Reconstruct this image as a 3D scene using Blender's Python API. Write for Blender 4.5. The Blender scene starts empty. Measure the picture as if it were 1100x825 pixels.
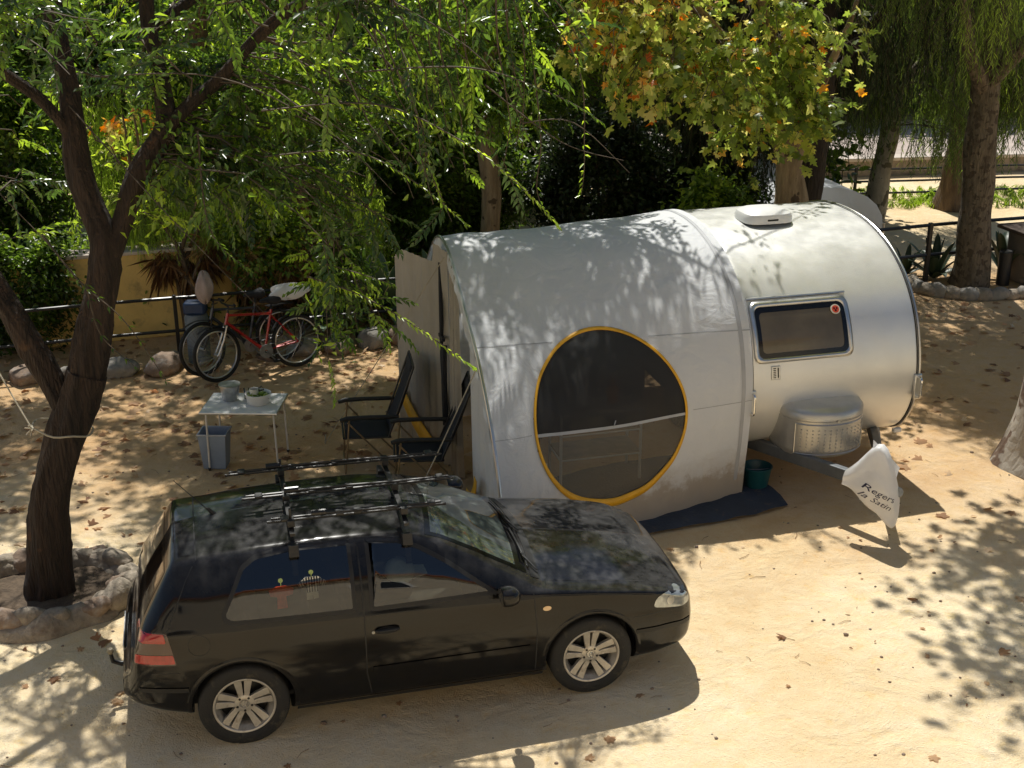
import bpy, bmesh, math, random
import numpy as np
from mathutils import Vector, Matrix, Euler
PI=math.pi
scene=bpy.context.scene
COL=scene.collection
rs=np.random.RandomState(7)
random.seed(7)

# ------------------------------------------------------------------ materials
def new_mat(name):
    m=bpy.data.materials.new(name); m.use_nodes=True
    nt=m.node_tree; b=nt.nodes['Principled BSDF']
    return m,nt,b
def N(nt,t,**kw):
    n=nt.nodes.new(t)
    for k,v in kw.items():
        if k in n.inputs: n.inputs[k].default_value=v
        else: setattr(n,k,v)
    return n
def ramp(nt,stops,interp='LINEAR'):
    r=nt.nodes.new('ShaderNodeValToRGB'); r.color_ramp.interpolation=interp
    e=r.color_ramp.elements
    while len(e)>1: e.remove(e[-1])
    e[0].position=stops[0][0]; e[0].color=(*stops[0][1],1)
    for p,c in stops[1:]:
        k=e.new(p); k.color=(*c,1)
    return r
def simple(name,c,rough=.5,metal=0.,var=.15,scale=6.,bump=.0,bscale=60.,coat=0.,spec=None,dirt=None,trans=None):
    """plain surface with large scale tone variation and fine bump"""
    m,nt,b=new_mat(name)
    L=nt.links
    tc=N(nt,'ShaderNodeTexCoord')
    n1=N(nt,'ShaderNodeTexNoise',Scale=scale,Detail=6.,Roughness=.6)
    L.new(tc.outputs['Object'],n1.inputs['Vector'])
    c=np.array(c,float)
    lo=tuple(c*(1-var)); hi=tuple(np.minimum(c*(1+var),1))
    r=ramp(nt,[(.3,lo),(.7,hi)])
    L.new(n1.outputs['Fac'],r.inputs['Fac'])
    out=r.outputs['Color']
    if dirt:
        n3=N(nt,'ShaderNodeTexNoise',Scale=dirt[1],Detail=8.,Roughness=.7)
        L.new(tc.outputs['Object'],n3.inputs['Vector'])
        rr=ramp(nt,[(dirt[2],(0,0,0)),(min(dirt[2]+.2,1),(1,1,1))]); L.new(n3.outputs['Fac'],rr.inputs['Fac'])
        mx=N(nt,'ShaderNodeMixRGB'); L.new(rr.outputs['Color'],mx.inputs['Fac']); L.new(out,mx.inputs['Color1']); mx.inputs['Color2'].default_value=(*dirt[0],1)
        out=mx.outputs['Color']
    L.new(out,b.inputs['Base Color'])
    b.inputs['Roughness'].default_value=rough; b.inputs['Metallic'].default_value=metal
    if coat: b.inputs['Coat Weight'].default_value=coat; b.inputs['Coat Roughness'].default_value=.04
    if spec is not None: b.inputs['Specular IOR Level'].default_value=spec
    if bump:
        n2=N(nt,'ShaderNodeTexNoise',Scale=bscale,Detail=4.)
        L.new(tc.outputs['Object'],n2.inputs['Vector'])
        bp=N(nt,'ShaderNodeBump',Strength=bump,Distance=.02); L.new(n2.outputs['Fac'],bp.inputs['Height']); L.new(bp.outputs['Normal'],b.inputs['Normal'])
    if trans:
        t=N(nt,'ShaderNodeBsdfTranslucent'); L.new(out,t.inputs['Color'])
        mx=N(nt,'ShaderNodeMixShader',Fac=trans); L.new(b.outputs[0],mx.inputs[1]); L.new(t.outputs[0],mx.inputs[2])
        L.new(mx.outputs[0],nt.nodes['Material Output'].inputs['Surface'])
    return m
def glass(name,tint=(.5,.55,.5),trans=.6,rough=.02,glare=0.):
    m,nt,b=new_mat(name); nt.nodes.remove(b); L=nt.links
    t=N(nt,'ShaderNodeBsdfTransparent'); t.inputs['Color'].default_value=(*tint,1)
    g=N(nt,'ShaderNodeBsdfGlossy',Roughness=rough)
    f=N(nt,'ShaderNodeFresnel',IOR=1.6)
    ma=N(nt,'ShaderNodeMath',operation='MULTIPLY_ADD'); ma.inputs[1].default_value=1.7; ma.inputs[2].default_value=.03; L.new(f.outputs[0],ma.inputs[0]); ma.use_clamp=True
    mx=N(nt,'ShaderNodeMixShader'); L.new(ma.outputs[0],mx.inputs[0]); L.new(t.outputs[0],mx.inputs[1]); L.new(g.outputs[0],mx.inputs[2])
    if glare:
        d=N(nt,'ShaderNodeBsdfDiffuse'); d.inputs['Color'].default_value=(.42,.50,.44,1); m2=N(nt,'ShaderNodeMixShader',Fac=glare); L.new(mx.outputs[0],m2.inputs[1]); L.new(d.outputs[0],m2.inputs[2]); mx=m2  # pale green diffuse mixed in for the light the windscreen mirrors
    L.new(mx.outputs[0],nt.nodes['Material Output'].inputs['Surface'])
    return m
def leaf_mat(name,stops,rough=.42,tl=.45,spec=.5):
    """stops: colour ramp driven by the per-leaf 'tint' attribute"""
    m,nt,b=new_mat(name); L=nt.links
    a=N(nt,'ShaderNodeAttribute',attribute_name='tint')
    r=ramp(nt,stops); L.new(a.outputs['Fac'],r.inputs['Fac'])
    L.new(r.outputs['Color'],b.inputs['Base Color']); b.inputs['Roughness'].default_value=rough; b.inputs['Specular IOR Level'].default_value=spec
    h=N(nt,'ShaderNodeHueSaturation',Saturation=1.1,Value=2.5); h.inputs['Hue'].default_value=.49; L.new(r.outputs['Color'],h.inputs['Color'])
    t=N(nt,'ShaderNodeBsdfTranslucent'); L.new(h.outputs['Color'],t.inputs['Color'])
    mx=N(nt,'ShaderNodeMixShader',Fac=tl); L.new(b.outputs[0],mx.inputs[1]); L.new(t.outputs[0],mx.inputs[2])
    L.new(mx.outputs[0],nt.nodes['Material Output'].inputs['Surface'])
    return m
def bark_mat(name,dark,light,patch=None,scale=7.,stretch=.25,bump=.6,moss=None):
    m,nt,b=new_mat(name); L=nt.links
    tc=N(nt,'ShaderNodeTexCoord'); mp=N(nt,'ShaderNodeMapping'); mp.inputs['Scale'].default_value=(1,1,stretch)
    L.new(tc.outputs['Object'],mp.inputs['Vector'])
    n1=N(nt,'ShaderNodeTexNoise',Scale=scale,Detail=10.,Roughness=.7); L.new(mp.outputs[0],n1.inputs['Vector'])
    v=N(nt,'ShaderNodeTexVoronoi',Scale=scale*2.3,feature='DISTANCE_TO_EDGE'); L.new(mp.outputs[0],v.inputs['Vector'])
    r=ramp(nt,[(.35,dark),(.65,light)]); L.new(n1.outputs['Fac'],r.inputs['Fac']); out=r.outputs['Color']
    if patch:
        n2=N(nt,'ShaderNodeTexNoise',Scale=patch[1],Detail=3.,Roughness=.5); L.new(tc.outputs['Object'],n2.inputs['Vector'])
        rr=ramp(nt,[(patch[2],(0,0,0)),(patch[2]+.03,(1,1,1))]); L.new(n2.outputs['Fac'],rr.inputs['Fac'])
        mx=N(nt,'ShaderNodeMixRGB'); L.new(rr.outputs['Color'],mx.inputs['Fac']); L.new(out,mx.inputs['Color1']); mx.inputs['Color2'].default_value=(*patch[0],1); out=mx.outputs['Color']
    L.new(out,b.inputs['Base Color']); b.inputs['Roughness'].default_value=.9
    ad=N(nt,'ShaderNodeMath',operation='ADD'); L.new(n1.outputs['Fac'],ad.inputs[0]); L.new(v.outputs['Distance'],ad.inputs[1])
    bp=N(nt,'ShaderNodeBump',Strength=bump,Distance=.05); L.new(ad.outputs[0],bp.inputs['Height']); L.new(bp.outputs['Normal'],b.inputs['Normal'])
    return m

# ------------------------------------------------------------------ object helpers
def tag(o,label=None,cat=None,group=None,kind=None):
    if label: o['label']=label
    if cat: o['category']=cat
    if group: o['group']=group
    if kind: o['kind']=kind
    return o
def empty(name,loc=(0,0,0),rz=0.,label=None,cat=None,group=None):
    o=bpy.data.objects.new(name,None); COL.objects.link(o); o.location=loc; o.rotation_euler=(0,0,rz); o.empty_display_size=.1
    return tag(o,label,cat,group)
def copy_tree(o,parent=None):
    c=o.copy(); COL.objects.link(c)
    if parent is not None: c.parent=parent
    for ch in [x for x in bpy.data.objects if x.parent==o]: copy_tree(ch,c)
    return c
class MB:
    """mesh builder: collects shapes, links them as one object"""
    def __init__(s): s.v=[]; s.f=[]; s.m=[]; s.s=[]
    def add(s,V,F,mi=0,smooth=True,M=None):
        o=len(s.v)
        for p in V:
            p=Vector(p)
            if M is not None: p=M@p
            s.v.append((p.x,p.y,p.z))
        for f in F: s.f.append([i+o for i in f]); s.m.append(mi); s.s.append(smooth)
        return s
    def box(s,c,d,rz=0.,rx=0.,ry=0.,mi=0,M=None):
        R=Euler((rx,ry,rz)).to_matrix().to_4x4(); T=Matrix.Translation(Vector(c))@R
        if M is not None: T=M@T
        V=[(x*d[0]/2,y*d[1]/2,z*d[2]/2) for x in(-1,1) for y in(-1,1) for z in(-1,1)]
        F=[(0,1,3,2),(4,6,7,5),(0,4,5,1),(2,3,7,6),(0,2,6,4),(1,5,7,3)]
        return s.add(V,F,mi,False,T)
    def tube(s,P,r,n=8,mi=0,cap=True,M=None,closed=False,wob=0.,ridge=0.):
        P=[Vector(p) for p in P]; k=len(P)
        if not hasattr(r,'__len__'): r=[r]*k
        V=[];up=None
        for i,p in enumerate(P):
            if closed: t=(P[(i+1)%k]-P[i-1])
            else: t=(P[min(i+1,k-1)]-P[max(i-1,0)])
            if t.length<1e-9: t=Vector((0,0,1))
            t.normalize()
            if up is None:
                a=Vector((0,0,1)) if abs(t.z)<.9 else Vector((1,0,0)); up=a-t*a.dot(t)
            else: up=up-t*up.dot(t)
            if up.length<1e-6: up=t.orthogonal()
            up.normalize(); w=t.cross(up)
            for j in range(n):
                a=2*PI*j/n; q=r[i]*(1+ (wob*math.sin(a*3+i*.11)+wob*.6*math.sin(a*5-i*.16)+wob*.5*math.sin(a*8+i*.07) if wob else 0))
                if ridge: zz=p.z*1.0; q*=1+ridge*(.5-abs(math.sin(a*5.5+1.1*math.sin(zz*3.1+a)+.7*math.sin(zz*7.7))))+ridge*.6*(.5-abs(math.sin(a*3+zz*5+1.3*math.sin(zz*11+a*2))))
                V.append(p+(up*math.cos(a)+w*math.sin(a))*q)
        F=[]
        for i in range(k if closed else k-1):
            i2=(i+1)%k
            for j in range(n):
                j2=(j+1)%n; F.append((i*n+j,i*n+j2,i2*n+j2,i2*n+j))
        if cap and not closed: F+= [tuple(range(n))[::-1],tuple((k-1)*n+j for j in range(n))]
        return s.add(V,F,mi,True,M)
    def lathe(s,prof,n=32,mi=0,M=None,axis='Z',closed=False):
        """prof: (radius, height) pairs"""
        V=[]
        for r,h in prof:
            for j in range(n):
                a=2*PI*j/n
                if axis=='Z': V.append((r*math.cos(a),r*math.sin(a),h))
                else: V.append((r*math.cos(a),h,r*math.sin(a)))
        F=[]; k=len(prof)
        for i in range(k-1 if not closed else k):
            i2=(i+1)%k
            for j in range(n):
                j2=(j+1)%n; F.append((i*n+j,i*n+j2,i2*n+j2,i2*n+j))
        return s.add(V,F,mi,True,M)
    def grid(s,P,mi=0,M=None,smooth=True,closed=False):
        a=len(P); b=len(P[0]); V=[p for row in P for p in row]
        F=[(i*b+j,(i+1)*b+j,(i+1)*b+(j+1)%b,i*b+(j+1)%b) for i in range(a-1) for j in range(b if closed else b-1)]
        return s.add(V,F,mi,smooth,M)
    def prism(s,poly,h0,h1,mi=0,M=None,smooth=False):
        """polygon in xy extruded h0..h1 in z"""
        n=len(poly); V=[(x,y,h0) for x,y in poly]+[(x,y,h1) for x,y in poly]
        F=[tuple(range(n))[::-1],tuple(range(n,2*n))]+[(i,(i+1)%n,n+(i+1)%n,n+i) for i in range(n)]
        return s.add(V,F,mi,smooth,M)
    def build(s,name,mats,parent=None,loc=(0,0,0),rot=(0,0,0),bevel=0.,solid=0.,sub=0,sharp=35,recalc=True):
        me=bpy.data.meshes.new(name); me.from_pydata(s.v,[],s.f)
        if not isinstance(mats,(list,tuple)): mats=[mats]
        for m in mats: me.materials.append(m)
        me.polygons.foreach_set('material_index',s.m); me.polygons.foreach_set('use_smooth',s.s)
        me.validate()
        if recalc:
            bm=bmesh.new(); bm.from_mesh(me); bmesh.ops.recalc_face_normals(bm,faces=bm.faces); bm.to_mesh(me); bm.free()
        me.update()
        o=bpy.data.objects.new(name,me); COL.objects.link(o); o.location=loc; o.rotation_euler=rot
        if parent is not None: o.parent=parent
        if bevel:
            md=o.modifiers.new('b','BEVEL'); md.width=bevel; md.segments=2; md.limit_method='ANGLE'; md.angle_limit=math.radians(40)
        if solid:
            md=o.modifiers.new('s','SOLIDIFY'); md.thickness=solid; md.offset=0
        if sub:
            md=o.modifiers.new('u','SUBSURF'); md.levels=sub; md.render_levels=sub
        if sharp and not sub: me.set_sharp_from_angle(angle=math.radians(sharp))
        return o
def crom(P,n=6,closed=False):
    """Catmull-Rom through points of any dimension"""
    P=np.array(P,float); k=len(P); out=[]
    for i in range(k if closed else k-1):
        if closed: a,b,c,d=P[(i-1)%k],P[i],P[(i+1)%k],P[(i+2)%k]
        else: a,b,c,d=P[max(i-1,0)],P[i],P[i+1],P[min(i+2,k-1)]
        for t in np.arange(n)/n:
            out.append(.5*((2*b)+(c-a)*t+(2*a-5*b+4*c-d)*t*t+(3*b-a-3*c+d)*t**3))
    if not closed: out.append(P[-1])
    return np.array(out)
def text_mesh(mb,txt,size,M,mi=0,ext=.0008,align='CENTER'):
    cu=bpy.data.curves.new('t','FONT'); cu.body=txt; cu.size=size; cu.extrude=ext; cu.align_x=align; cu.align_y='CENTER'; cu.resolution_u=2
    o=bpy.data.objects.new('t',cu); COL.objects.link(o)
    dg=bpy.context.evaluated_depsgraph_get(); me=bpy.data.meshes.new_from_object(o.evaluated_get(dg))
    mb.add([v.co.copy() for v in me.vertices],[list(p.vertices) for p in me.polygons],mi,False,M)
    bpy.data.objects.remove(o); bpy.data.curves.remove(cu); bpy.data.meshes.remove(me)

# ------------------------------------------------------------------ camera, light
CAMH,PITCH,ROLL,FPX=5.457,.35224,-.00581,1376.9
cp,sp=math.cos(PITCH),math.sin(PITCH); cr,sr=math.cos(ROLL),math.sin(ROLL)
rt=Vector((1,0,0)); up=Vector((0,sp,cp)); fw=Vector((0,cp,-sp))
ax=cr*rt+sr*up; ay=-sr*rt+cr*up
cam=bpy.data.cameras.new('camera'); co=bpy.data.objects.new('camera',cam); COL.objects.link(co)
Mx=Matrix((ax,ay,-fw)).transposed().to_4x4(); Mx.translation=(0,0,CAMH); co.matrix_world=Mx
cam.sensor_width=36; cam.lens=FPX/1100*36; cam.clip_start=.05; cam.clip_end=600
scene.camera=co
SUN=Vector((.09,-.57,-1.)).normalized()
sl=bpy.data.lights.new('sun','SUN'); sl.energy=5.; sl.angle=math.radians(.53); sl.color=(1,.97,.895)
so=bpy.data.objects.new('sun',sl); COL.objects.link(so); so.rotation_euler=SUN.to_track_quat('-Z','Y').to_euler()
w=bpy.data.worlds.new('World'); scene.world=w; w.use_nodes=True; nt=w.node_tree
sky=nt.nodes.new('ShaderNodeTexSky'); sky.sky_type='NISHITA'; sky.sun_disc=False
sky.sun_elevation=math.asin(-SUN.z); sky.sun_rotation=math.atan2(-SUN.x,-SUN.y)
wm=nt.nodes.new('ShaderNodeMixRGB'); wm.blend_type='MULTIPLY'; wm.inputs['Fac'].default_value=1.; wm.inputs['Color2'].default_value=(1,.97,.92,1)
nt.links.new(sky.outputs[0],wm.inputs['Color1']); nt.links.new(wm.outputs[0],nt.nodes['Background'].inputs['Color']); nt.nodes['Background'].inputs['Strength'].default_value=.092
scene.view_settings.view_transform='Standard'; scene.view_settings.look='None'; scene.view_settings.exposure=0
scene.render.engine='CYCLES'; scene.cycles.use_denoising=True; scene.cycles.max_bounces=6; scene.cycles.diffuse_bounces=3; scene.cycles.transparent_max_bounces=8

# ------------------------------------------------------------------ shared materials
M_tyre=simple('tyre rubber',(.018,.018,.018),.75,bump=.3,bscale=90,dirt=((.10,.085,.06),9,.55))
M_black_metal=simple('black painted metal',(.012,.012,.013),.35,var=.3)
M_black_plastic=simple('black plastic',(.02,.02,.02),.5,var=.2,bump=.1)
M_alu=simple('aluminium trim',(.62,.62,.61),.3,1.,var=.1)
M_steel=simple('galvanised steel',(.30,.31,.32),.45,.8,var=.25,scale=14)
M_chrome=simple('chrome',(.75,.75,.75),.12,1.,var=.05)
M_white_pl=simple('white plastic',(.75,.75,.73),.4,var=.06,bump=.05)
M_fabric_dk=simple('dark chair fabric',(.022,.023,.027),.85,bump=.25,bscale=300)
M_rope=simple('pale rope',(.45,.40,.30),.85,bump=.4,bscale=200)
M_glass=glass('car glass',(.52,.52,.46))
M_glass_clear=glass('clear glass',(.92,.94,.93))
def twig(): return M_twig
M_twig=simple('twig bark',(.10,.075,.05),.85,var=.3,scale=20)
# ------------------------------------------------------------------ ground
def sand_mat():
    m,nt,b=new_mat('sandy ground'); L=nt.links
    tc=N(nt,'ShaderNodeTexCoord')
    n1=N(nt,'ShaderNodeTexNoise',Scale=.35,Detail=8.,Roughness=.6); n2=N(nt,'ShaderNodeTexNoise',Scale=6.,Detail=8.,Roughness=.7); n3=N(nt,'ShaderNodeTexNoise',Scale=90.,Detail=4.,Roughness=.6)
    for n in(n1,n2,n3): L.new(tc.outputs['Object'],n.inputs['Vector'])
    r1=ramp(nt,[(.3,(.78,.56,.31)),(.7,(.99,.83,.56))]); L.new(n1.outputs['Fac'],r1.inputs['Fac'])
    r2=ramp(nt,[(.28,(.36,.32,.28)),(.42,(.50,.49,.48)),(.75,(.62,.62,.62))]); L.new(n2.outputs['Fac'],r2.inputs['Fac'])
    m1=N(nt,'ShaderNodeMixRGB',blend_type='OVERLAY'); m1.inputs['Fac'].default_value=.8; L.new(r1.outputs['Color'],m1.inputs['Color1']); L.new(r2.outputs['Color'],m1.inputs['Color2'])
    # grit and small stones
    v=N(nt,'ShaderNodeTexVoronoi',Scale=38.); L.new(tc.outputs['Object'],v.inputs['Vector'])
    rv=ramp(nt,[(.0,(1,1,1)),(.10,(1,1,1)),(.16,(0,0,0))]); L.new(v.outputs['Distance'],rv.inputs['Fac'])
    n4=N(nt,'ShaderNodeTexNoise',Scale=2.2,Detail=5.); L.new(tc.outputs['Object'],n4.inputs['Vector'])
    r4=ramp(nt,[(.5,(0,0,0)),(.7,(1,1,1))]); L.new(n4.outputs['Fac'],r4.inputs['Fac'])
    mm=N(nt,'ShaderNodeMixRGB',blend_type='MULTIPLY'); mm.inputs['Fac'].default_value=1; L.new(rv.outputs['Color'],mm.inputs['Color1']); L.new(r4.outputs['Color'],mm.inputs['Color2'])
    m2=N(nt,'ShaderNodeMixRGB'); L.new(mm.outputs['Color'],m2.inputs['Fac']); L.new(m1.outputs['Color'],m2.inputs['Color1']); m2.inputs['Color2'].default_value=(.24,.18,.12,1)
    r3=ramp(nt,[(.3,(.44,.44,.44)),(.7,(.56,.56,.56))]); L.new(n3.outputs['Fac'],r3.inputs['Fac'])
    m3=N(nt,'ShaderNodeMixRGB',blend_type='OVERLAY'); m3.inputs['Fac'].default_value=1; L.new(m2.outputs['Color'],m3.inputs['Color1']); L.new(r3.outputs['Color'],m3.inputs['Color2'])
    # browner leafy soil behind the car; the tint also keeps the shaded ground dark
    sx=N(nt,'ShaderNodeSeparateXYZ'); L.new(tc.outputs['Object'],sx.inputs[0]); n6=N(nt,'ShaderNodeTexNoise',Scale=.9,Detail=6.,Roughness=.65); L.new(tc.outputs['Object'],n6.inputs['Vector'])
    ma=N(nt,'ShaderNodeMath',operation='MULTIPLY_ADD'); L.new(n6.outputs['Fac'],ma.inputs[0]); ma.inputs[1].default_value=7.; L.new(sx.outputs['Y'],ma.inputs[2])
    mr=N(nt,'ShaderNodeMapRange'); mr.inputs['From Min'].default_value=12.8; mr.inputs['From Max'].default_value=16.2; mr.inputs['To Max'].default_value=.62; L.new(ma.outputs[0],mr.inputs['Value'])
    mr2=N(nt,'ShaderNodeMapRange'); mr2.inputs['From Min'].default_value=19.8; mr2.inputs['From Max'].default_value=21.5; mr2.inputs['To Min'].default_value=1.; mr2.inputs['To Max'].default_value=0.; L.new(sx.outputs['Y'],mr2.inputs['Value'])
    mm2=N(nt,'ShaderNodeMath',operation='MULTIPLY'); L.new(mr.outputs[0],mm2.inputs[0]); L.new(mr2.outputs[0],mm2.inputs[1])
    m4=N(nt,'ShaderNodeMixRGB',blend_type='MULTIPLY'); L.new(mm2.outputs[0],m4.inputs['Fac']); L.new(m3.outputs['Color'],m4.inputs['Color1']); m4.inputs['Color2'].default_value=(.62,.43,.29,1)
    L.new(m4.outputs['Color'],b.inputs['Base Color']); b.inputs['Roughness'].default_value=.95; b.inputs['Specular IOR Level'].default_value=.15
    ad=N(nt,'ShaderNodeMath',operation='MULTIPLY_ADD'); L.new(n2.outputs['Fac'],ad.inputs[0]); ad.inputs[1].default_value=2.; L.new(n3.outputs['Fac'],ad.inputs[2])
    n5=N(nt,'ShaderNodeTexNoise',Scale=1.7,Detail=6.,Roughness=.6,Distortion=.6); L.new(tc.outputs['Object'],n5.inputs['Vector'])
    ad2=N(nt,'ShaderNodeMath',operation='MULTIPLY_ADD'); L.new(n5.outputs['Fac'],ad2.inputs[0]); ad2.inputs[1].default_value=5.; L.new(ad.outputs[0],ad2.inputs[2])
    bp=N(nt,'ShaderNodeBump',Strength=.7,Distance=.035); L.new(ad2.outputs[0],bp.inputs['Height']); L.new(bp.outputs['Normal'],b.inputs['Normal'])
    return m
M_sand=sand_mat()
def hash_noise(x,y,s=1.):
    return (np.sin(x*1.3*s+1.7)*np.cos(y*1.1*s-.4)+.5*np.sin(x*2.9*s-y*2.1*s)+.3*np.sin(x*5.3*s+y*4.7*s+2))/1.8
def gz(x,y): return .018*hash_noise(np.asarray(x,float),np.asarray(y,float),1.1)
xs=np.concatenate([np.linspace(-300,-14,12),np.linspace(-12,16,113),np.linspace(18,300,12)])
ys=np.concatenate([np.linspace(-60,3,8),np.linspace(4,30,105),np.linspace(33,400,14)])
X,Y=np.meshgrid(xs,ys,indexing='ij'); Z=gz(X,Y)*((abs(X)<17)&(Y<31)&(Y>3.5))
g=MB(); g.grid([[(X[i,j],Y[i,j],Z[i,j]) for j in range(len(ys))] for i in range(len(xs))])
tag(g.build('ground',M_sand,recalc=False,sharp=0),kind='structure')
# pebbles: nobody could count them
def rock_mesh(mb,c,r,seed,flat=.7,mi=0,det=2,ang=0.):
    bm=bmesh.new(); bmesh.ops.create_icosphere(bm,subdivisions=det,radius=1.); q=np.random.RandomState(seed)
    dirs=q.normal(size=(9,3)); dirs/=np.linalg.norm(dirs,axis=1)[:,None]; off=q.uniform(.55,.95,9)
    V=[]
    rr=np.array(r if hasattr(r,'__len__') else (r,r,r*flat),float); ca,sa=math.cos(ang),math.sin(ang)
    for v in bm.verts:
        p=np.array(v.co); 
        for d,o in zip(dirs,off):
            k=p@d
            if k>o: p=p-d*(k-o)*.85
        p=p*(1+.04*math.sin(9*p[0]+seed)*math.sin(8*p[1]))
        p=p*rr; V.append((c[0]+p[0]*ca-p[1]*sa,c[1]+p[0]*sa+p[1]*ca,c[2]+p[2]))
    F=[[v.index for v in f.verts] for f in bm.faces]; bm.free(); mb.add(V,F,mi,True)
M_stone=simple('grey field stone',(.26,.24,.21),.9,var=.35,scale=5,bump=.7,bscale=26,dirt=((.40,.32,.22),6,.55))
M_stone2=simple('brown field stone',(.24,.17,.12),.9,var=.35,scale=5,bump=.7,bscale=26,dirt=((.36,.33,.3),7,.5))
pb=MB(); q=np.random.RandomState(3)
for i in range(420):
    x=q.uniform(-5,7); y=q.uniform(6.3,14); r=q.uniform(.006,.018)*(1.6 if q.rand()<.08 else 1)
    rock_mesh(pb,(x,y,gz(x,y)+r*.2),r,i,.6,det=1)
tag(pb.build('pebbles',M_stone2,sharp=0),'small pebbles scattered over the sandy ground','pebbles',kind='stuff')

# ------------------------------------------------------------------ leaves (numpy stamping)
def leaf_lance(L,w,fold=.25,curl=.1):
    V=[(0,0,0),(L*.38,w/2,w*fold),(L,0,-L*curl),(L*.38,-w/2,w*fold)]
    return np.array(V,float),np.array([(0,1,2),(0,2,3)])
def leaf_ovate(L,w):
    V=[(0,0,0),(L*.3,w*.5,w*.12),(L*.65,w*.42,w*.08),(L,0,-L*.12),(L*.65,-w*.42,w*.08),(L*.3,-w*.5,w*.12)]
    return np.array(V,float),np.array([(0,1,2),(0,2,3),(0,3,4),(0,4,5)])
def leaf_palm(L):
    """five-lobed plane leaf"""
    pts=[(0,0),(-.10,.28),(-.02,.55),(.18,.30),(.38,.62),(.52,.60),(.50,.26),(.75,.20),(1.0,0),(.75,-.20),(.50,-.26),(.52,-.60),(.38,-.62),(.18,-.30),(-.02,-.55),(-.10,-.28)]
    V=[(x*L,y*L,-.10*L*(x*x+2.2*y*y)) for x,y in pts]+[(.3*L,0,.03*L)]
    c=len(pts); return np.array(V,float),np.array([(c,i,(i+1)%c) for i in range(c)])
def rotm(az,el,roll):
    """matrices taking +x to the direction (az,el), rolled about it"""
    az,el,roll=np.broadcast_arrays(az,el,roll)
    ca,sa,ce,se=np.cos(az),np.sin(az),np.cos(el),np.sin(el)
    x=np.stack([ca*ce,sa*ce,se],-1); y0=np.stack([-sa,ca,0*ca],-1); z0=np.cross(x,y0)
    cr_,sr_=np.cos(roll)[...,None],np.sin(roll)[...,None]
    return np.stack([x,cr_*y0+sr_*z0,-sr_*y0+cr_*z0],-1)
class Proto:
    def __init__(s): s.V=[];s.F=[];s.T=[];s.M=[];s.n=0
    def add(s,V,F,t,mi=0):
        s.V.append(V); s.F.append(F+s.n); s.T.append(np.full(len(V),t)); s.M.append(np.full(len(F),mi)); s.n+=len(V)
    def tube(s,P,r0,r1,mi=1,t=.5):
        P=np.array(P,float); k=len(P); V=[]
        d=P[-1]-P[0]; a=np.cross(d,[0,0,1.]); a=a/np.linalg.norm(a) if np.linalg.norm(a)>1e-6 else np.array([1.,0,0]); b=np.cross(a,d/np.linalg.norm(d))
        for i,p in enumerate(P):
            r=r0+(r1-r0)*i/(k-1)
            for j in range(3): V.append(p+r*(a*math.cos(j*2.094)+b*math.sin(j*2.094)))
        F=[]
        for i in range(k-1):
            for j in range(3):
                q0,q1,q2,q3=i*3+j,i*3+(j+1)%3,(i+1)*3+(j+1)%3,(i+1)*3+j; F+=[(q0,q1,q2),(q0,q2,q3)]
        s.add(np.array(V),np.array(F),t,mi)
    def done(s): return (np.concatenate(s.V),np.concatenate(s.F),np.concatenate(s.T),np.concatenate(s.M))
def proto_spray(seed,L=.50,pairs=8,ll=.105,lw=.036,droop=.15,hang=.34):
    q=np.random.RandomState(seed); p=Proto()
    t=np.linspace(0,1,7); S=np.stack([L*t*(1-.12*t),.05*L*np.sin(t*2+seed),-droop*L*t**2],-1); p.tube(S,.0035,.0015)
    for i in range(pairs*2+1):
        u=.08+.92*(i//2)/pairs; side=1 if i%2 else -1
        P=np.array([np.interp(u,t,S[:,k]) for k in range(3)]); 
        az=side*q.uniform(.6,1.15)*(1-.5*u) if i<pairs*2 else 0; el=-hang*q.uniform(.2,1.3)-droop*u; 
        V,F=leaf_lance(ll*q.uniform(.75,1.15)*(1-.3*u*u),lw*q.uniform(.85,1.15),.25,.15)
        p.add(V@rotm(az,el,q.uniform(-.7,.7)).T+P,F,q.uniform(-.12,.12))
    return p.done()
def proto_strand(seed,L=.9,n=26,ll=.11,lw=.012,sp=.5):
    """hanging strand, stem falls along -z"""
    q=np.random.RandomState(seed); p=Proto(); t=np.linspace(0,1,6)
    S=np.stack([.18*L*np.sin(t*1.6),.05*L*np.sin(t*4+seed),-L*t],-1); p.tube(S,.003,.0012)
    for i in range(n):
        u=(i+.5)/n; P=np.array([np.interp(u,t,S[:,k]) for k in range(3)])
        V,F=leaf_lance(ll*q.uniform(.7,1.2),lw*q.uniform(.8,1.2),.2,.12)
        p.add(V@rotm(q.uniform(0,6.28),-q.uniform(1.35-sp*1.4,1.45),q.uniform(-1,1)).T+P,F,q.uniform(-.14,.14))
    return p.done()
def proto_plane(seed,n=6,L=.125):
    q=np.random.RandomState(seed); p=Proto(); t=np.linspace(0,1,4); Ls=.45
    S=np.stack([Ls*t,0*t,-.12*t*t],-1); p.tube(S,.004,.002)
    for i in range(n):
        u=(i+1)/n; P=np.array([np.interp(u,t,S[:,k]) for k in range(3)]); az=q.uniform(-1.9,1.9); el=-q.uniform(.1,.9)
        d=np.array([math.cos(az)*.06,math.sin(az)*.06,-.02]); 
        V,F=leaf_palm(L*q.uniform(.6,1.15)); p.add(V@rotm(az,el,q.uniform(-.9,.9)).T+P+d,F,q.uniform(-.36,.36))
        p.tube([P,P+d],.0015,.0012)
    return p.done()
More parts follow.
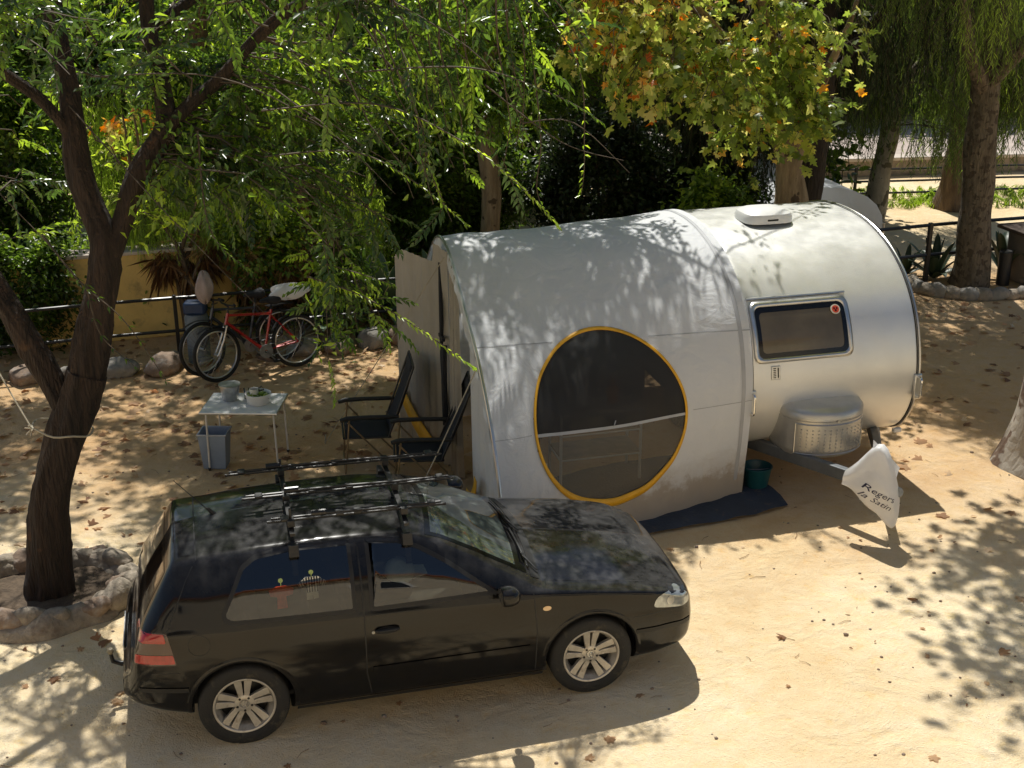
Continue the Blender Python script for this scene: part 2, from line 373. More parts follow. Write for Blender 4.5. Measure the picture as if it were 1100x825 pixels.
def proto_bush(seed,n=16,L=.085,w=.04,R=.2):
    q=np.random.RandomState(seed); p=Proto()
    for i in range(n):
        c=q.normal(size=3)*R*.5; V,F=leaf_ovate(L*q.uniform(.6,1.2),w*q.uniform(.7,1.2))
        p.add(V@rotm(q.uniform(0,6.28),q.uniform(-1.0,.6),q.uniform(-.8,.8)).T+c,F,q.uniform(-.18,.18))
    p.tube([(0,0,-R*.6),(0,0,R*.4)],.004,.002)
    return p.done()
def proto_blade(seed,L=.5,n=10,w=.012,spread=.5):
    q=np.random.RandomState(seed); p=Proto()
    for i in range(n):
        V,F=leaf_lance(L*q.uniform(.6,1.2),w,.1,.25); p.add(V@rotm(q.uniform(0,6.28),q.uniform(-1.5,-1.5+spread*2),q.uniform(-1,1)).T+q.normal(size=3)*.03,F,q.uniform(-.2,.2))
    return p.done()
class Leaves:
    def __init__(s): s.V=[];s.F=[];s.T=[];s.M=[];s.n=0
    def stamp(s,proto,R,t,sc,tint):
        """R (k,3,3), t (k,3), sc (k), tint (k)"""
        V,F,T,Mi=proto; k=len(t)
        if k==0: return
        W=np.einsum('kij,nj->kni',R,V)*np.asarray(sc)[:,None,None]+np.asarray(t)[:,None,:]
        s.V.append(W.reshape(-1,3)); o=s.n+np.arange(k)*len(V)
        s.F.append((F[None]+o[:,None,None]).reshape(-1,3)); s.T.append((T[None]+np.asarray(tint)[:,None]).reshape(-1)); s.M.append(np.tile(Mi,k)); s.n+=k*len(V)
    def raw(s,V,F,t,mi=1):
        V=np.array(V,float); s.V.append(V); s.F.append(np.array(F)+s.n); s.T.append(np.full(len(V),t)); s.M.append(np.full(len(F),mi)); s.n+=len(V)
    def twigline(s,P,r0,r1,t=.5,mi=1):
        p=Proto(); p.tube(P,r0,r1,mi,t); V,F,T,Mi=p.done(); s.raw(V,F,t,mi)
    def build(s,name,mats,parent=None):
        V=np.concatenate(s.V);F=np.concatenate(s.F);T=np.clip(np.concatenate(s.T),0,1);Mi=np.concatenate(s.M)
        me=bpy.data.meshes.new(name); me.vertices.add(len(V)); me.vertices.foreach_set('co',V.ravel().astype(np.float32))
        me.loops.add(len(F)*3); me.loops.foreach_set('vertex_index',F.ravel().astype(np.int32))
        me.polygons.add(len(F)); me.polygons.foreach_set('loop_start',(np.arange(len(F))*3).astype(np.int32)); 
        me.polygons.foreach_set('material_index',Mi.astype(np.int32))
        a=me.attributes.new('tint','FLOAT','POINT'); a.data.foreach_set('value',T.astype(np.float32))
        for m in mats: me.materials.append(m)
        me.update(calc_edges=True)
        o=bpy.data.objects.new(name,me); COL.objects.link(o)
        if parent is not None: o.parent=parent
        return o
SH=np.array([.09,-.57])   # how far a shadow travels per metre of height
def inpoly(x,y,P):
    c=np.zeros(np.shape(x),bool); n=len(P)
    for i in range(n):
        x0,y0=P[i];x1,y1=P[(i+1)%n]
        k=((y0>y)!=(y1>y))&(x<(x1-x0)*(y-y0)/((y1-y0) if y1!=y0 else 1e-9)+x0); c^=k
    return c
# plans of the sun patches: crowns are thinned along the sun's path to each
GAP=[(1.55,10.75),(3.3,10.75),(3.35,9.9),(2.9,9.0),(2.7,7.9),(2.75,6.6),(2.2,5.4),(0.2,5.6),(-.3,7.15),(.55,7.3),(1.35,7.9),(1.75,8.6),(1.2,9.6)]
GAP6=[(-1.2,7.1),(.95,7.1),(.95,8.0),(-1.2,8.0)]
GAP8=[(-2.7,7.2),(-1.2,7.2),(-1.2,8.1),(-2.7,8.0)]
GAP7=[(-1.8,8.8),(.1,8.8),(.1,9.4),(-1.8,9.4)]
GAP5=[(-6.,6.6),(-3.1,6.6),(-2.9,8.3),(-3.0,10.1),(-4.2,9.6),(-6.0,8.7)]
GAP2=[(1.9,10.9),(4.6,10.9),(4.8,12.9),(2.2,13.1)]
GAP3=[(-0.7,9.8),(2.1,10.7),(2.2,13.0),(-0.6,12.6)]
def thin(P,q,k2=.05,k3=.6,k1=0.,jit=.22):
    """thins the crowns so that sunlight lands in the patches above"""
    gx=P[:,0]+SH[0]*P[:,2]+q.normal(size=len(P))*jit; gy=P[:,1]+SH[1]*P[:,2]+q.normal(size=len(P))*jit
    pr=np.ones(len(P)); pr[inpoly(gx,gy,GAP3)]=k3; pr[inpoly(gx,gy,GAP6)]=.10; pr[inpoly(gx,gy,GAP8)]=.45; pr[inpoly(gx,gy,GAP7)]=.2; pr[inpoly(gx,gy,GAP5)]=.40; pr[inpoly(gx,gy,GAP2)]=k2; pr[inpoly(gx,gy,GAP)]=k1
    return q.rand(len(P))<pr
def crown(limbs,targets,q,protos,per=7,sc=(.8,1.2),tint=(.5,.15),lv=None,sagk=.25,start=.35,strand=False,wander=.12,tintf=None,prune=True,minr=.004):
    """branches reach from the nearest limb to each target point, leaf sprays sit along them"""
    lv=lv or Leaves(); LP=np.concatenate([crom(l,8)[:,:3] for l in limbs])
    targets=np.asarray(targets,float)
    if prune: targets=targets[thin(targets,q)]
    pts=[];dirs=[];ts=[]
    for T in targets:
        d=np.linalg.norm(LP-T,axis=1)+np.where(LP[:,2]>T[2]+.6,.3,0)+q.rand()*.5; A=LP[np.argmin(d)]
        Ld=np.linalg.norm(T-A)
        mid=(A+T)/2+np.array([0,0,sagk*Ld])+q.normal(size=3)*wander*Ld*.4
        t=np.linspace(0,1,7)[:,None]; C=(1-t)**2*A+2*t*(1-t)*mid+t*t*T; C[1:-1]+=q.normal(size=(5,3))*.02*Ld
        lv.twigline(C,min(.016,.004+.005*Ld),minr,.4)
        u=start+(1-start)*(np.arange(per)+q.rand(per))/per; base=np.clip(tint[0]+q.normal()*tint[1],.02,.98)
        for uu in u:
            k=min(int(uu*6),5); f=uu*6-k; P=C[k]*(1-f)+C[min(k+1,6)]*f; pts.append(P); dirs.append(C[min(k+1,6)]-C[k]); ts.append(base)
    pts=np.array(pts);dirs=np.array(dirs);ts=np.array(ts)
    if prune: k=thin(pts,q,.5,.8,0.06,.12); pts,dirs,ts=pts[k],dirs[k],ts[k]
    if tintf is not None: ts=tintf(pts,ts)
    az=np.arctan2(dirs[:,1],dirs[:,0])+q.normal(size=len(pts))*1.1; el=np.clip(np.arctan2(dirs[:,2],np.hypot(dirs[:,0],dirs[:,1]))*.5+q.normal(size=len(pts))*.42-.10,-1.3,.7)
    w=q.randint(len(protos),size=len(pts)); s=q.uniform(sc[0],sc[1],len(pts))
    for i,p in enumerate(protos):
        k=w==i
        if strand: R=rotm(az[k],0*az[k],q.normal(size=k.sum())*.15)
        else: R=rotm(az[k],el[k],q.normal(size=k.sum())*.4)
        lv.stamp(p,R,pts[k],s[k],ts[k])
    return lv
def trunk(name_mat,limbs,parent,n=14,wob=.05,name='trunk',flare=True,ridge=0.):
    mb=MB()
    for l in limbs:
        C=crom(l,12 if not ridge else 26); P=C[:,:3].copy(); r=C[:,3].copy()
        for i in range(len(P)):
            P[i,0]+=.015*math.sin(P[i,2]*5); P[i,1]+=.015*math.cos(P[i,2]*4)
        r*=1+.035*np.sin(P[:,2]*4.1)+.02*np.sin(P[:,2]*9.3)
        mb.tube(P,list(r),n,wob=wob,ridge=ridge)
    return mb.build(name,name_mat,parent,sharp=0)
def vol(q,n,c,r,lo=None):
    p=q.normal(size=(n*3,3)); p/=np.linalg.norm(p,axis=1)[:,None]; p*=q.uniform(.35,1,(n*3,1))**(1/2.2); p=p*np.array(r)+np.array(c)
    if lo is not None: p=p[p[:,2]>lo(p[:,0],p[:,1])] if callable(lo) else p[p[:,2]>lo]
    return p[:n]
G1=(.030,.058,.010); G2=(.055,.105,.016); G3=(.11,.17,.03); G4=(.20,.26,.05)
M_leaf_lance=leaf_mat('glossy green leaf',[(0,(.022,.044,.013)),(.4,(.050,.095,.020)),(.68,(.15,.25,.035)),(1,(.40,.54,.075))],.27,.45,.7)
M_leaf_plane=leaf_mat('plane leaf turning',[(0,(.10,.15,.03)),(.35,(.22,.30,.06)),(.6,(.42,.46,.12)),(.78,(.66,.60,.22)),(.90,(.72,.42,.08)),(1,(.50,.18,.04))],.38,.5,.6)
M_leaf_shaded=leaf_mat('shade-darkened hanging leaf',[(0,(.010,.018,.008)),(.6,(.028,.048,.014)),(1,(.07,.11,.03))],.45,.3)  # near-black leaf colour carries the shade of the surrounding trees
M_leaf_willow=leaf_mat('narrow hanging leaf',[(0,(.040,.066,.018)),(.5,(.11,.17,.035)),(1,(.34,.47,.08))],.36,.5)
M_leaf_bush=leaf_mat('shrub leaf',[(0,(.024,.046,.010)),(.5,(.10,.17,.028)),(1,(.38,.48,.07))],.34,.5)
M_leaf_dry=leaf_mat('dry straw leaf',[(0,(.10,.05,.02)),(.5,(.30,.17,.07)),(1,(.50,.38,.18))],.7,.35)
M_bark_near=bark_mat('rough brown bark',(.014,.009,.006),(.058,.036,.024),((.085,.045,.024),2.6,.68),13,.13,1.)
M_bark_pale=bark_mat('pale plane bark',(.22,.19,.14),(.36,.32,.24),((.10,.085,.05),6.,.54),5,.6,.25)
M_bark_mott=bark_mat('mottled bark',(.10,.08,.055),(.22,.18,.125),((.085,.066,.045),11.,.54),10,.3,.8)
M_bark_brown=bark_mat('brown bark',(.07,.045,.028),(.20,.14,.085),None,9,.15,.8)
M_bark_tan=bark_mat('tan bark',(.16,.115,.07),(.36,.28,.18),((.08,.055,.035),5,.60),8,.2,.6)
M_bark_dark=bark_mat('dark bark',(.018,.013,.010),(.05,.038,.028),None,9,.2,.8)
def proto_tuft(seed,n=16,R=.24):
    q=np.random.RandomState(seed); p=Proto()
    for i in range(n):
        c=q.normal(size=3)*R*.42; V,F=leaf_lance(.105*q.uniform(.6,1.2),.036*q.uniform(.8,1.2),.25,.15)
        p.add(V@rotm(q.uniform(0,6.28),q.uniform(-1.1,.5),q.uniform(-1.2,1.2)).T+c,F,q.uniform(-.18,.18))
        if i%4==0: p.tube([(0,0,0),tuple(c)],.002,.0012)
    return p.done()
SPR=[proto_spray(i) for i in range(4)]+[proto_tuft(60+i) for i in range(3)]
SPL=[proto_plane(i) for i in range(5)]
STR=[proto_strand(i) for i in range(5)]
STRD=[proto_strand(20+i,.8,24,.10,.011,.35) for i in range(4)]
BSH=[proto_bush(i) for i in range(4)]
BLD=[proto_blade(i) for i in range(4)]
# ------------------------------------------------------------------ car
M_paint=simple('black car paint',(.006,.0058,.006),.10,0,var=.2,scale=3,spec=.42,bump=.0,dirt=((.009,.008,.007),3.,.5))
M_trim=simple('black rubber trim',(.012,.012,.012),.55,var=.2)
M_ceramic=simple('black glass border',(.006,.006,.007),.12,var=.1)
M_rim=simple('silver wheel rim',(.52,.49,.44),.35,.55,var=.15,scale=12,dirt=((.20,.15,.10),10,.55))
M_red=simple('red lamp glass',(.36,.008,.007),.12,var=.2,coat=1.,scale=30)
M_reddk=simple('smoked lamp glass',(.04,.008,.008),.12,var=.2,coat=1.)
M_lampclear=simple('headlamp glass',(.40,.42,.41),.08,.5,var=.25,scale=25,coat=1.)
M_amber=simple('pale amber lamp',(.80,.55,.30),.2,var=.1,coat=1.)
M_seat=simple('grey seat cloth',(.012,.012,.013),.9,var=.2,bump=.3,bscale=150)
M_dash=simple('dashboard plastic',(.045,.045,.045),.7,var=.15)
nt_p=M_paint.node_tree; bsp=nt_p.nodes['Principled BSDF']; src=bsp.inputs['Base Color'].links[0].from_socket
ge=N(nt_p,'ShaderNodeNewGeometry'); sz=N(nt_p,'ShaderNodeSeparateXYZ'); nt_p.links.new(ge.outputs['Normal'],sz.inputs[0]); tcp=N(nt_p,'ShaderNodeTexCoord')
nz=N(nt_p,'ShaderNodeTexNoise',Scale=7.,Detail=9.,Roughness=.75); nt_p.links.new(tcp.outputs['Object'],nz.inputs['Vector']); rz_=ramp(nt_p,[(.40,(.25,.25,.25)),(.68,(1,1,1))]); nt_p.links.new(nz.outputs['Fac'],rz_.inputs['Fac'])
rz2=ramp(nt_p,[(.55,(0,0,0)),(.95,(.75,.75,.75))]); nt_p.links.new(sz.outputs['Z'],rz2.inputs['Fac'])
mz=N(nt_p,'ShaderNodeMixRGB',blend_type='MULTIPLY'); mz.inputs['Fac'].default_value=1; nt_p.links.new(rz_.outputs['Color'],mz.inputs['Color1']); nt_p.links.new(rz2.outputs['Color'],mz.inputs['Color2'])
md_=N(nt_p,'ShaderNodeMixRGB'); nt_p.links.new(mz.outputs['Color'],md_.inputs['Fac']); nt_p.links.new(src,md_.inputs['Color1']); md_.inputs['Color2'].default_value=(.10,.098,.096,1); nt_p.links.new(md_.outputs['Color'],bsp.inputs['Base Color'])  # dusty paler tone on upward faces, standing in for bright reflected patches
car=empty('parked_car',(.373,8.976,0),.2443,'black three-door hatchback with an empty roof rack parked in front of the awning','car')
def smooth_tab(keys,sig=.03):
    k=np.array(sorted(keys)); xs_=np.linspace(-3.32,.90,1700); y=np.interp(xs_,k[:,0],k[:,1]); d=xs_[1]-xs_[0]
    h=int(3*sig/d); g=np.exp(-.5*(np.arange(-h,h+1)*d/sig)**2); g/=g.sum(); yp=np.pad(y,h,mode='edge'); ys_=np.convolve(yp,g,'valid')
    return lambda x:np.interp(x,xs_,ys_)
zc=smooth_tab([(.90,.50),(.875,.56),(.85,.66),(.80,.735),(.72,.785),(.6,.83),(.3,.90),(0,.95),(-.28,.99),(-.36,1.005),(-.5,1.075),(-.8,1.24),(-1.05,1.36),(-1.2,1.405),(-1.5,1.435),(-1.9,1.44),(-2.4,1.425),(-2.75,1.40),(-2.90,1.375),(-2.96,1.29),(-3.06,1.13),(-3.14,.99),(-3.185,.90),(-3.22,.74),(-3.24,.64),(-3.295,.60),(-3.31,.52)],.018)
yt=smooth_tab([(.90,.36),(.87,.50),(.82,.60),(.72,.66),(.5,.70),(.2,.72),(-.36,.715),(-.7,.655),(-1.1,.575),(-1.5,.56),(-2.4,.55),(-2.75,.53),(-2.92,.53),(-3.05,.585),(-3.16,.64),(-3.24,.64),(-3.30,.60),(-3.31,.55)],.02)
drop=smooth_tab([(.90,.02),(.7,.065),(0,.075),(-.36,.075),(-.7,.085),(-1.1,.085),(-1.5,.075),(-2.7,.075),(-2.92,.05),(-3.1,.05),(-3.31,.02)])
yb=smooth_tab([(.90,.42),(.87,.56),(.82,.68),(.72,.755),(.5,.805),(.2,.825),(-.4,.83),(-1.5,.84),(-2.3,.835),(-2.75,.815),(-3.0,.78),(-3.12,.745),(-3.2,.72),(-3.26,.68),(-3.31,.58)],.02)
zb=smooth_tab([(.90,.46),(.86,.56),(.8,.655),(.6,.745),(.3,.80),(0,.845),(-.36,.885),(-.8,.885),(-1.5,.895),(-2.4,.92),(-3.0,.93),(-3.14,.90),(-3.2,.80),(-3.25,.60),(-3.31,.50)],.02)
ym=smooth_tab([(.90,.44),(.87,.60),(.82,.72),(.72,.79),(.5,.84),(.2,.862),(-2.5,.867),(-2.9,.84),(-3.1,.80),(-3.2,.765),(-3.27,.71),(-3.31,.60)],.02)
zm=smooth_tab([(.90,.41),(.7,.56),(0,.62),(-2.6,.64),(-3.1,.62),(-3.31,.45)])
yr=smooth_tab([(.90,.42),(.87,.57),(.82,.68),(.72,.75),(.5,.80),(.2,.83),(-2.5,.83),(-2.9,.80),(-3.1,.76),(-3.2,.72),(-3.27,.68),(-3.31,.58)],.02)
zr=smooth_tab([(.90,.30),(.8,.22),(.5,.19),(-2.5,.19),(-3.0,.26),(-3.31,.34)])
def section(x):
    C=[(0,zc(x)),(yt(x)*.55,zc(x)-drop(x)*.28),(yt(x),zc(x)-drop(x)),None,(yb(x),min(zb(x),zc(x)-drop(x)-.012)),(ym(x),min(zm(x),zb(x)-.04)),(yr(x),zr(x)+.06),(yr(x)-.10,zr(x)),(0,zr(x))]
    a_,b_=np.array(C[2]),np.array(C[4]); dv=b_-a_; nv=np.array([-dv[1],dv[0]])/max(np.linalg.norm(dv),1e-6); h_=np.linalg.norm(dv); C[3]=a_+.52*dv+nv*.085*h_*min(1,h_/.3)
    C=[np.array(c,float) for c in C]; rad=[0,.3,.055,.16,.045,.12,.05,.03,0]; cnt=[8,4,7,7,10,10,3,4]
    pts=[]; ends=[]
    for i in range(1,8):
        a,b,c=C[i-1],C[i],C[i+1]; la=np.linalg.norm(a-b);lc=np.linalg.norm(c-b); r=min(rad[i],la*.45,lc*.45)
        p0=b+(a-b)/max(la,1e-6)*r; p2=b+(c-b)/max(lc,1e-6)*r; ends.append((p0,b,p2))
    prev=C[0]
    for i,(p0,b,p2) in enumerate(ends):
        n=cnt[i]
        for k in range(n): pts.append(prev+(p0-prev)*k/n)
        for k in range(5): t=k/5; pts.append((1-t)**2*p0+2*t*(1-t)*b+t*t*p2)
        prev=p2
    for k in range(cnt[7]+1): pts.append(prev+(C[8]-prev)*k/cnt[7])
    return np.array(pts)
s_arc=np.concatenate([-3.31+.10*(1-np.cos(np.linspace(0,PI/2,14)))[:-1], np.linspace(-3.21,-2.85,30)[:-1],np.linspace(-2.85,.70,150)[:-1],.70+.20*np.sin(np.linspace(0,PI/2,26))])
XS=s_arc; SEC=np.array([section(x) for x in XS]); NS=SEC.shape[1]
JT=[k for k in range(NS)]
def sec_at(x):
    i=int(np.clip(np.searchsorted(XS,x)-1,0,len(XS)-2)); f=(x-XS[i])/(XS[i+1]-XS[i]); return SEC[i]*(1-f)+SEC[i+1]*f
JS=14  # first index beyond the top crown
def side_y(x,z):
    S=sec_at(x)[JS:]; k=np.argmax(S[:,1]<zr(x)+.02) or len(S); S=S[:k]; return float(np.interp(-z,-S[:,1],S[:,0]))
def top_z(x,y):
    S=sec_at(x)[:24]; return float(np.interp(abs(y),S[:,0],S[:,1]))
mb=MB(); ring=[]
for i,x in enumerate(XS):
    S=SEC[i]; row=[(x,-p[0],p[1]) for p in S]+[(x,p[0],p[1]) for p in S[-2:0:-1]]; ring.append(row)
mb.grid(ring,closed=True); nr=len(ring[0])
mb.f.append(list(range(nr))); mb.m.append(0); mb.s.append(True)
mb.f.append(list(range((len(XS)-1)*nr,len(XS)*nr))[::-1]); mb.m.append(0); mb.s.append(True)
body=mb.build('body',[M_paint,M_trim],car,sharp=0)
cut=MB()
for x in(0,-2.511):
    for s_ in(-1,1):
        M=Matrix.Translation((x,s_*.80,.335)); n=48
        cut.lathe([(0,-.2),(.352,-.2),(.352,.2),(0,.2)],n,0,M,axis='Y')
cb=MB(); 
def cyl(mbx,x,y,z,r,h0,h1,n=48):
    V=[(x+r*math.cos(2*PI*j/n),y+h,z+r*math.sin(2*PI*j/n)) for h in(h0,h1) for j in range(n)]
    mbx.add(V,[tuple(range(n))[::-1],tuple(range(n,2*n))]+[(j,(j+1)%n,n+(j+1)%n,n+j) for j in range(n)],0,True)
for x in(0,-2.511):
    for s_ in(-1,1): cyl(cb,x,s_*.80,.33,.352,-.2,.2)
cutter=cb.build('cutter',M_trim)
md=body.modifiers.new('b','BOOLEAN'); md.operation='DIFFERENCE'; md.solver='EXACT'; md.object=cutter
cutter.parent=car
bpy.context.view_layer.update(); dg=bpy.context.evaluated_depsgraph_get()
me=bpy.data.meshes.new_from_object(body.evaluated_get(dg)); body.modifiers.clear(); body.data=me; bpy.data.objects.remove(cutter)
# window outlines in side view (x,z)
W_door=[(-.68,.925),(-1.02,1.17),(-1.22,1.285),(-1.36,1.335),(-1.60,1.36),(-1.61,.925)]
W_rear=[(-1.70,.93),(-1.70,1.36),(-2.10,1.36),(-2.36,1.335),(-2.46,1.28),(-2.61,1.02),(-2.60,.965),(-2.54,.945)]
def rnd(poly,r=.03,n=5):
    out=[];P=[np.array(p,float) for p in poly];k=len(P)
    for i in range(k):
        a,b,c=P[i-1],P[i],P[(i+1)%k]; u=(a-b);v=(c-b); rr=min(r,np.linalg.norm(u)*.45,np.linalg.norm(v)*.45)
        p0=b+u/np.linalg.norm(u)*rr;p2=b+v/np.linalg.norm(v)*rr
        for t in np.linspace(0,1,n): out.append((1-t)**2*p0+2*t*(1-t)*b+t*t*p2)
    return np.array(out)
def shrink(P,d):
    P=np.array(P); n=len(P); out=[]
    area=.5*sum(P[i][0]*P[(i+1)%n][1]-P[(i+1)%n][0]*P[i][1] for i in range(n)); sg=1 if area>0 else -1
    for i in range(n):
        t=P[(i+1)%n]-P[i-1]; t=t/(np.linalg.norm(t)+1e-9); out.append(P[i]+sg*np.array([-t[1],t[0]])*d)
    return np.array(out)
def dens(poly,step=.06):
    out=[];k=len(poly)
    for i in range(k):
        a,b=np.array(poly[i]),np.array(poly[(i+1)%k]); m=max(1,int(np.linalg.norm(b-a)/step))
        for t in range(m): out.append(a+(b-a)*t/m)
    return np.array(out)
bm=bmesh.new(); bm.from_mesh(me)
kill=[]
def in_side(c,P): return bool(inpoly(np.array([c.x]),np.array([c.z]),P)[0])
Pd=shrink(rnd(W_door),.022); Pr=shrink(rnd(W_rear),.022)
for f in bm.faces:
    c=f.calc_center_median()
    if c.z>.90 and abs(c.y)>.5 and (in_side(c,Pd) or in_side(c,Pr)) and abs(f.normal.y)>.5: kill.append(f)
    elif -1.09<c.x<-.47 and c.z>1.0 and abs(c.y)<yt(c.x)-.06 and f.normal.z>.3: kill.append(f)
    elif -3.11<c.x<-2.975 and abs(c.y)<yt(c.x)-.06 and c.z>.98: kill.append(f)
bmesh.ops.delete(bm,geom=kill,context='FACES')
for f in bm.faces:
    c=f.calc_center_median()
    if c.z<.62 and (abs(math.hypot(c.x,c.z-.33)-.352)<.02 and abs(c.y)<.835 or abs(math.hypot(c.x+2.511,c.z-.33)-.352)<.02 and abs(c.y)<.835): f.material_index=1
    if c.z<.205 or (abs(abs(c.y)-.60)<.02 and c.z<.68 and abs(f.normal.y)>.9): f.material_index=1
    f.smooth=True
bm.to_mesh(me); bm.free(); me.set_sharp_from_angle(angle=math.radians(38))
def patch_side(mbx,poly,side,off,mi=0,inner=None,step=.05):
    """polygon in side view laid on the body side; inner cuts a hole (same point count)"""
    if inner is not None:
        V=[];F=[];n=len(poly)
        for P in(poly,inner):
            for x,z in P: V.append((x,side*(side_y(x,z)+off),z))
        F=[(i,(i+1)%n,n+(i+1)%n,n+i) for i in range(n)]; mbx.add(V,F,mi,True); return
    P=np.array(poly); c=P.mean(0); V=[];F=[];n=len(P);K=6
    for k in range(K+1):
        for x,z in c+(P-c)*(1-k/K): V.append((x,side*(side_y(x,z)+off),z))
    for k in range(K):
        F+=[(k*n+i,k*n+(i+1)%n,(k+1)*n+(i+1)%n,(k+1)*n+i) for i in range(n)]
    mbx.add(V,F,mi,True)
def patch_cols(mbx,poly,side,off,nx=26,nz=10):
    P=np.array(poly); n=len(P); x0,x1=P[:,0].min()+.002,P[:,0].max()-.002; G=[]
    for i in range(nx+1):
        x=x0+(x1-x0)*i/nx; zs=[]
        for k in range(n):
            a,b=P[k],P[(k+1)%n]
            if (a[0]-x)*(b[0]-x)<=0 and a[0]!=b[0]: zs.append(a[1]+(b[1]-a[1])*(x-a[0])/(b[0]-a[0]))
        lo,hi=min(zs),max(zs); G.append([(x,side*(side_y(x,lo+(hi-lo)*j/nz)+off),lo+(hi-lo)*j/nz) for j in range(nz+1)])
    mbx.grid(G)
def ribbon(mbx,pts,side,w,off,mi=0,step=.04):
    P=[np.array(p,float) for p in pts]; Q=[]
    for a,b in zip(P[:-1],P[1:]):
        m=max(1,int(np.linalg.norm(b-a)/step)); Q+=[a+(b-a)*t/m for t in range(m)]
    Q.append(P[-1]); V=[]
    for i,p in enumerate(Q):
        t=Q[min(i+1,len(Q)-1)]-Q[max(i-1,0)]; t=t/np.linalg.norm(t); nn=np.array([-t[1],t[0]])
        for s_ in(-.5,.5):
            x,z=p+nn*w*s_; V.append((x,side*(side_y(x,z)+off),z))
    F=[(2*i,2*i+1,2*i+3,2*i+2) for i in range(len(Q)-1)]; mbx.add(V,F,mi,True)
def top_patch(mbx,x0,x1,inset,off,n=(16,22),mi=0,xf=None,cor=.0):
    G=[]
    for i in range(n[0]+1):
        row=[]
        for j in range(n[1]+1):
            v=-1+2*j/n[1]; x=x0+(x1-x0)*i/n[0]; 
            if xf: x+=xf*(v*v)
            y=v*(yt(x)-inset); row.append((x,y,top_z(x,y)+off))
        G.append(row)
    mbx.grid(G,mi)
for s_ in(-1,1):
    for nm,Wp in(('window',W_door),('window',W_rear)):
        P=dens(rnd(Wp),.05); m_=MB(); patch_side(m_,P,s_,.002,0,inner=shrink(P,.028)); fr=m_.build('window',[M_trim],car,sharp=0,recalc=False)
        m_=MB(); patch_cols(m_,shrink(P,.026),s_,.001); m_.build('pane',[M_glass],fr,sharp=0)
# windscreen and rear glass
def glass_patch(name,x0,x1,xf,inset,off=.003,rear=False):
    m_=MB(); G=[];n0,n1=18,26
    for i in range(n0+1):
        row=[]
        for j in range(n1+1):
            v=-1+2*j/n1; u=i/n0; x=x0+(x1-x0)*u+xf*v*v; y=v*(yt(x)-inset); row.append((x,y,top_z(x,y)+off))
        G.append(row)
    V=[p for r in G for p in r]; Fi=[];Fo=[]
    for i in range(n0):
        for j in range(n1):
            f=(i*(n1+1)+j,(i+1)*(n1+1)+j,(i+1)*(n1+1)+j+1,i*(n1+1)+j+1)
            (Fo if (i<2 or i>=n0-1 or j<1 or j>=n1-1) else Fi).append(f)
    a=MB().add(V,Fo,0,True).build(name,[M_ceramic],car,sharp=0)
    MB().add(V,Fi,0,True).build('pane',[M_glass_ws if not rear else M_glass],a,sharp=0)
M_glass_ws=glass('windscreen glass',(.55,.62,.56),glare=.16)
glass_patch('windscreen',-.40,-1.115,-.05,.035)
glass_patch('rear_window',-3.125,-2.965,0,.05,.004,True)
# cowl and wipers
m_=MB(); G=[[(x,v*(yt(x)-.02),top_z(x,v*(yt(x)-.02))+.004) for v in np.linspace(-1,1,25)] for x in np.linspace(-.315,-.375,4)]
m_.grid([[ (p[0]-.05*(p[1]/.7)**2,p[1],top_z(p[0]-.05*(p[1]/.7)**2,p[1])+.004) for p in r] for r in G]); m_.build('cowl',M_trim,car)
m_=MB()
for y0,y1 in((-.05,.52),(-.60,-.08)):
    P=[(-.405-.03*t-.05*(y0+(y1-y0)*t)**2,y0+(y1-y0)*t,top_z(-.405-.03*t-.05*(y0+(y1-y0)*t)**2,y0+(y1-y0)*t)+.016) for t in np.linspace(0,1,8)]; m_.tube(P,.007,6)
    m_.tube([(-.36,y0-.02,top_z(-.36,y0)+.02),(-.43,y0+.10,top_z(-.43,y0+.1)+.035),P[4]],.008,6)
m_.build('wiper',M_trim,car)
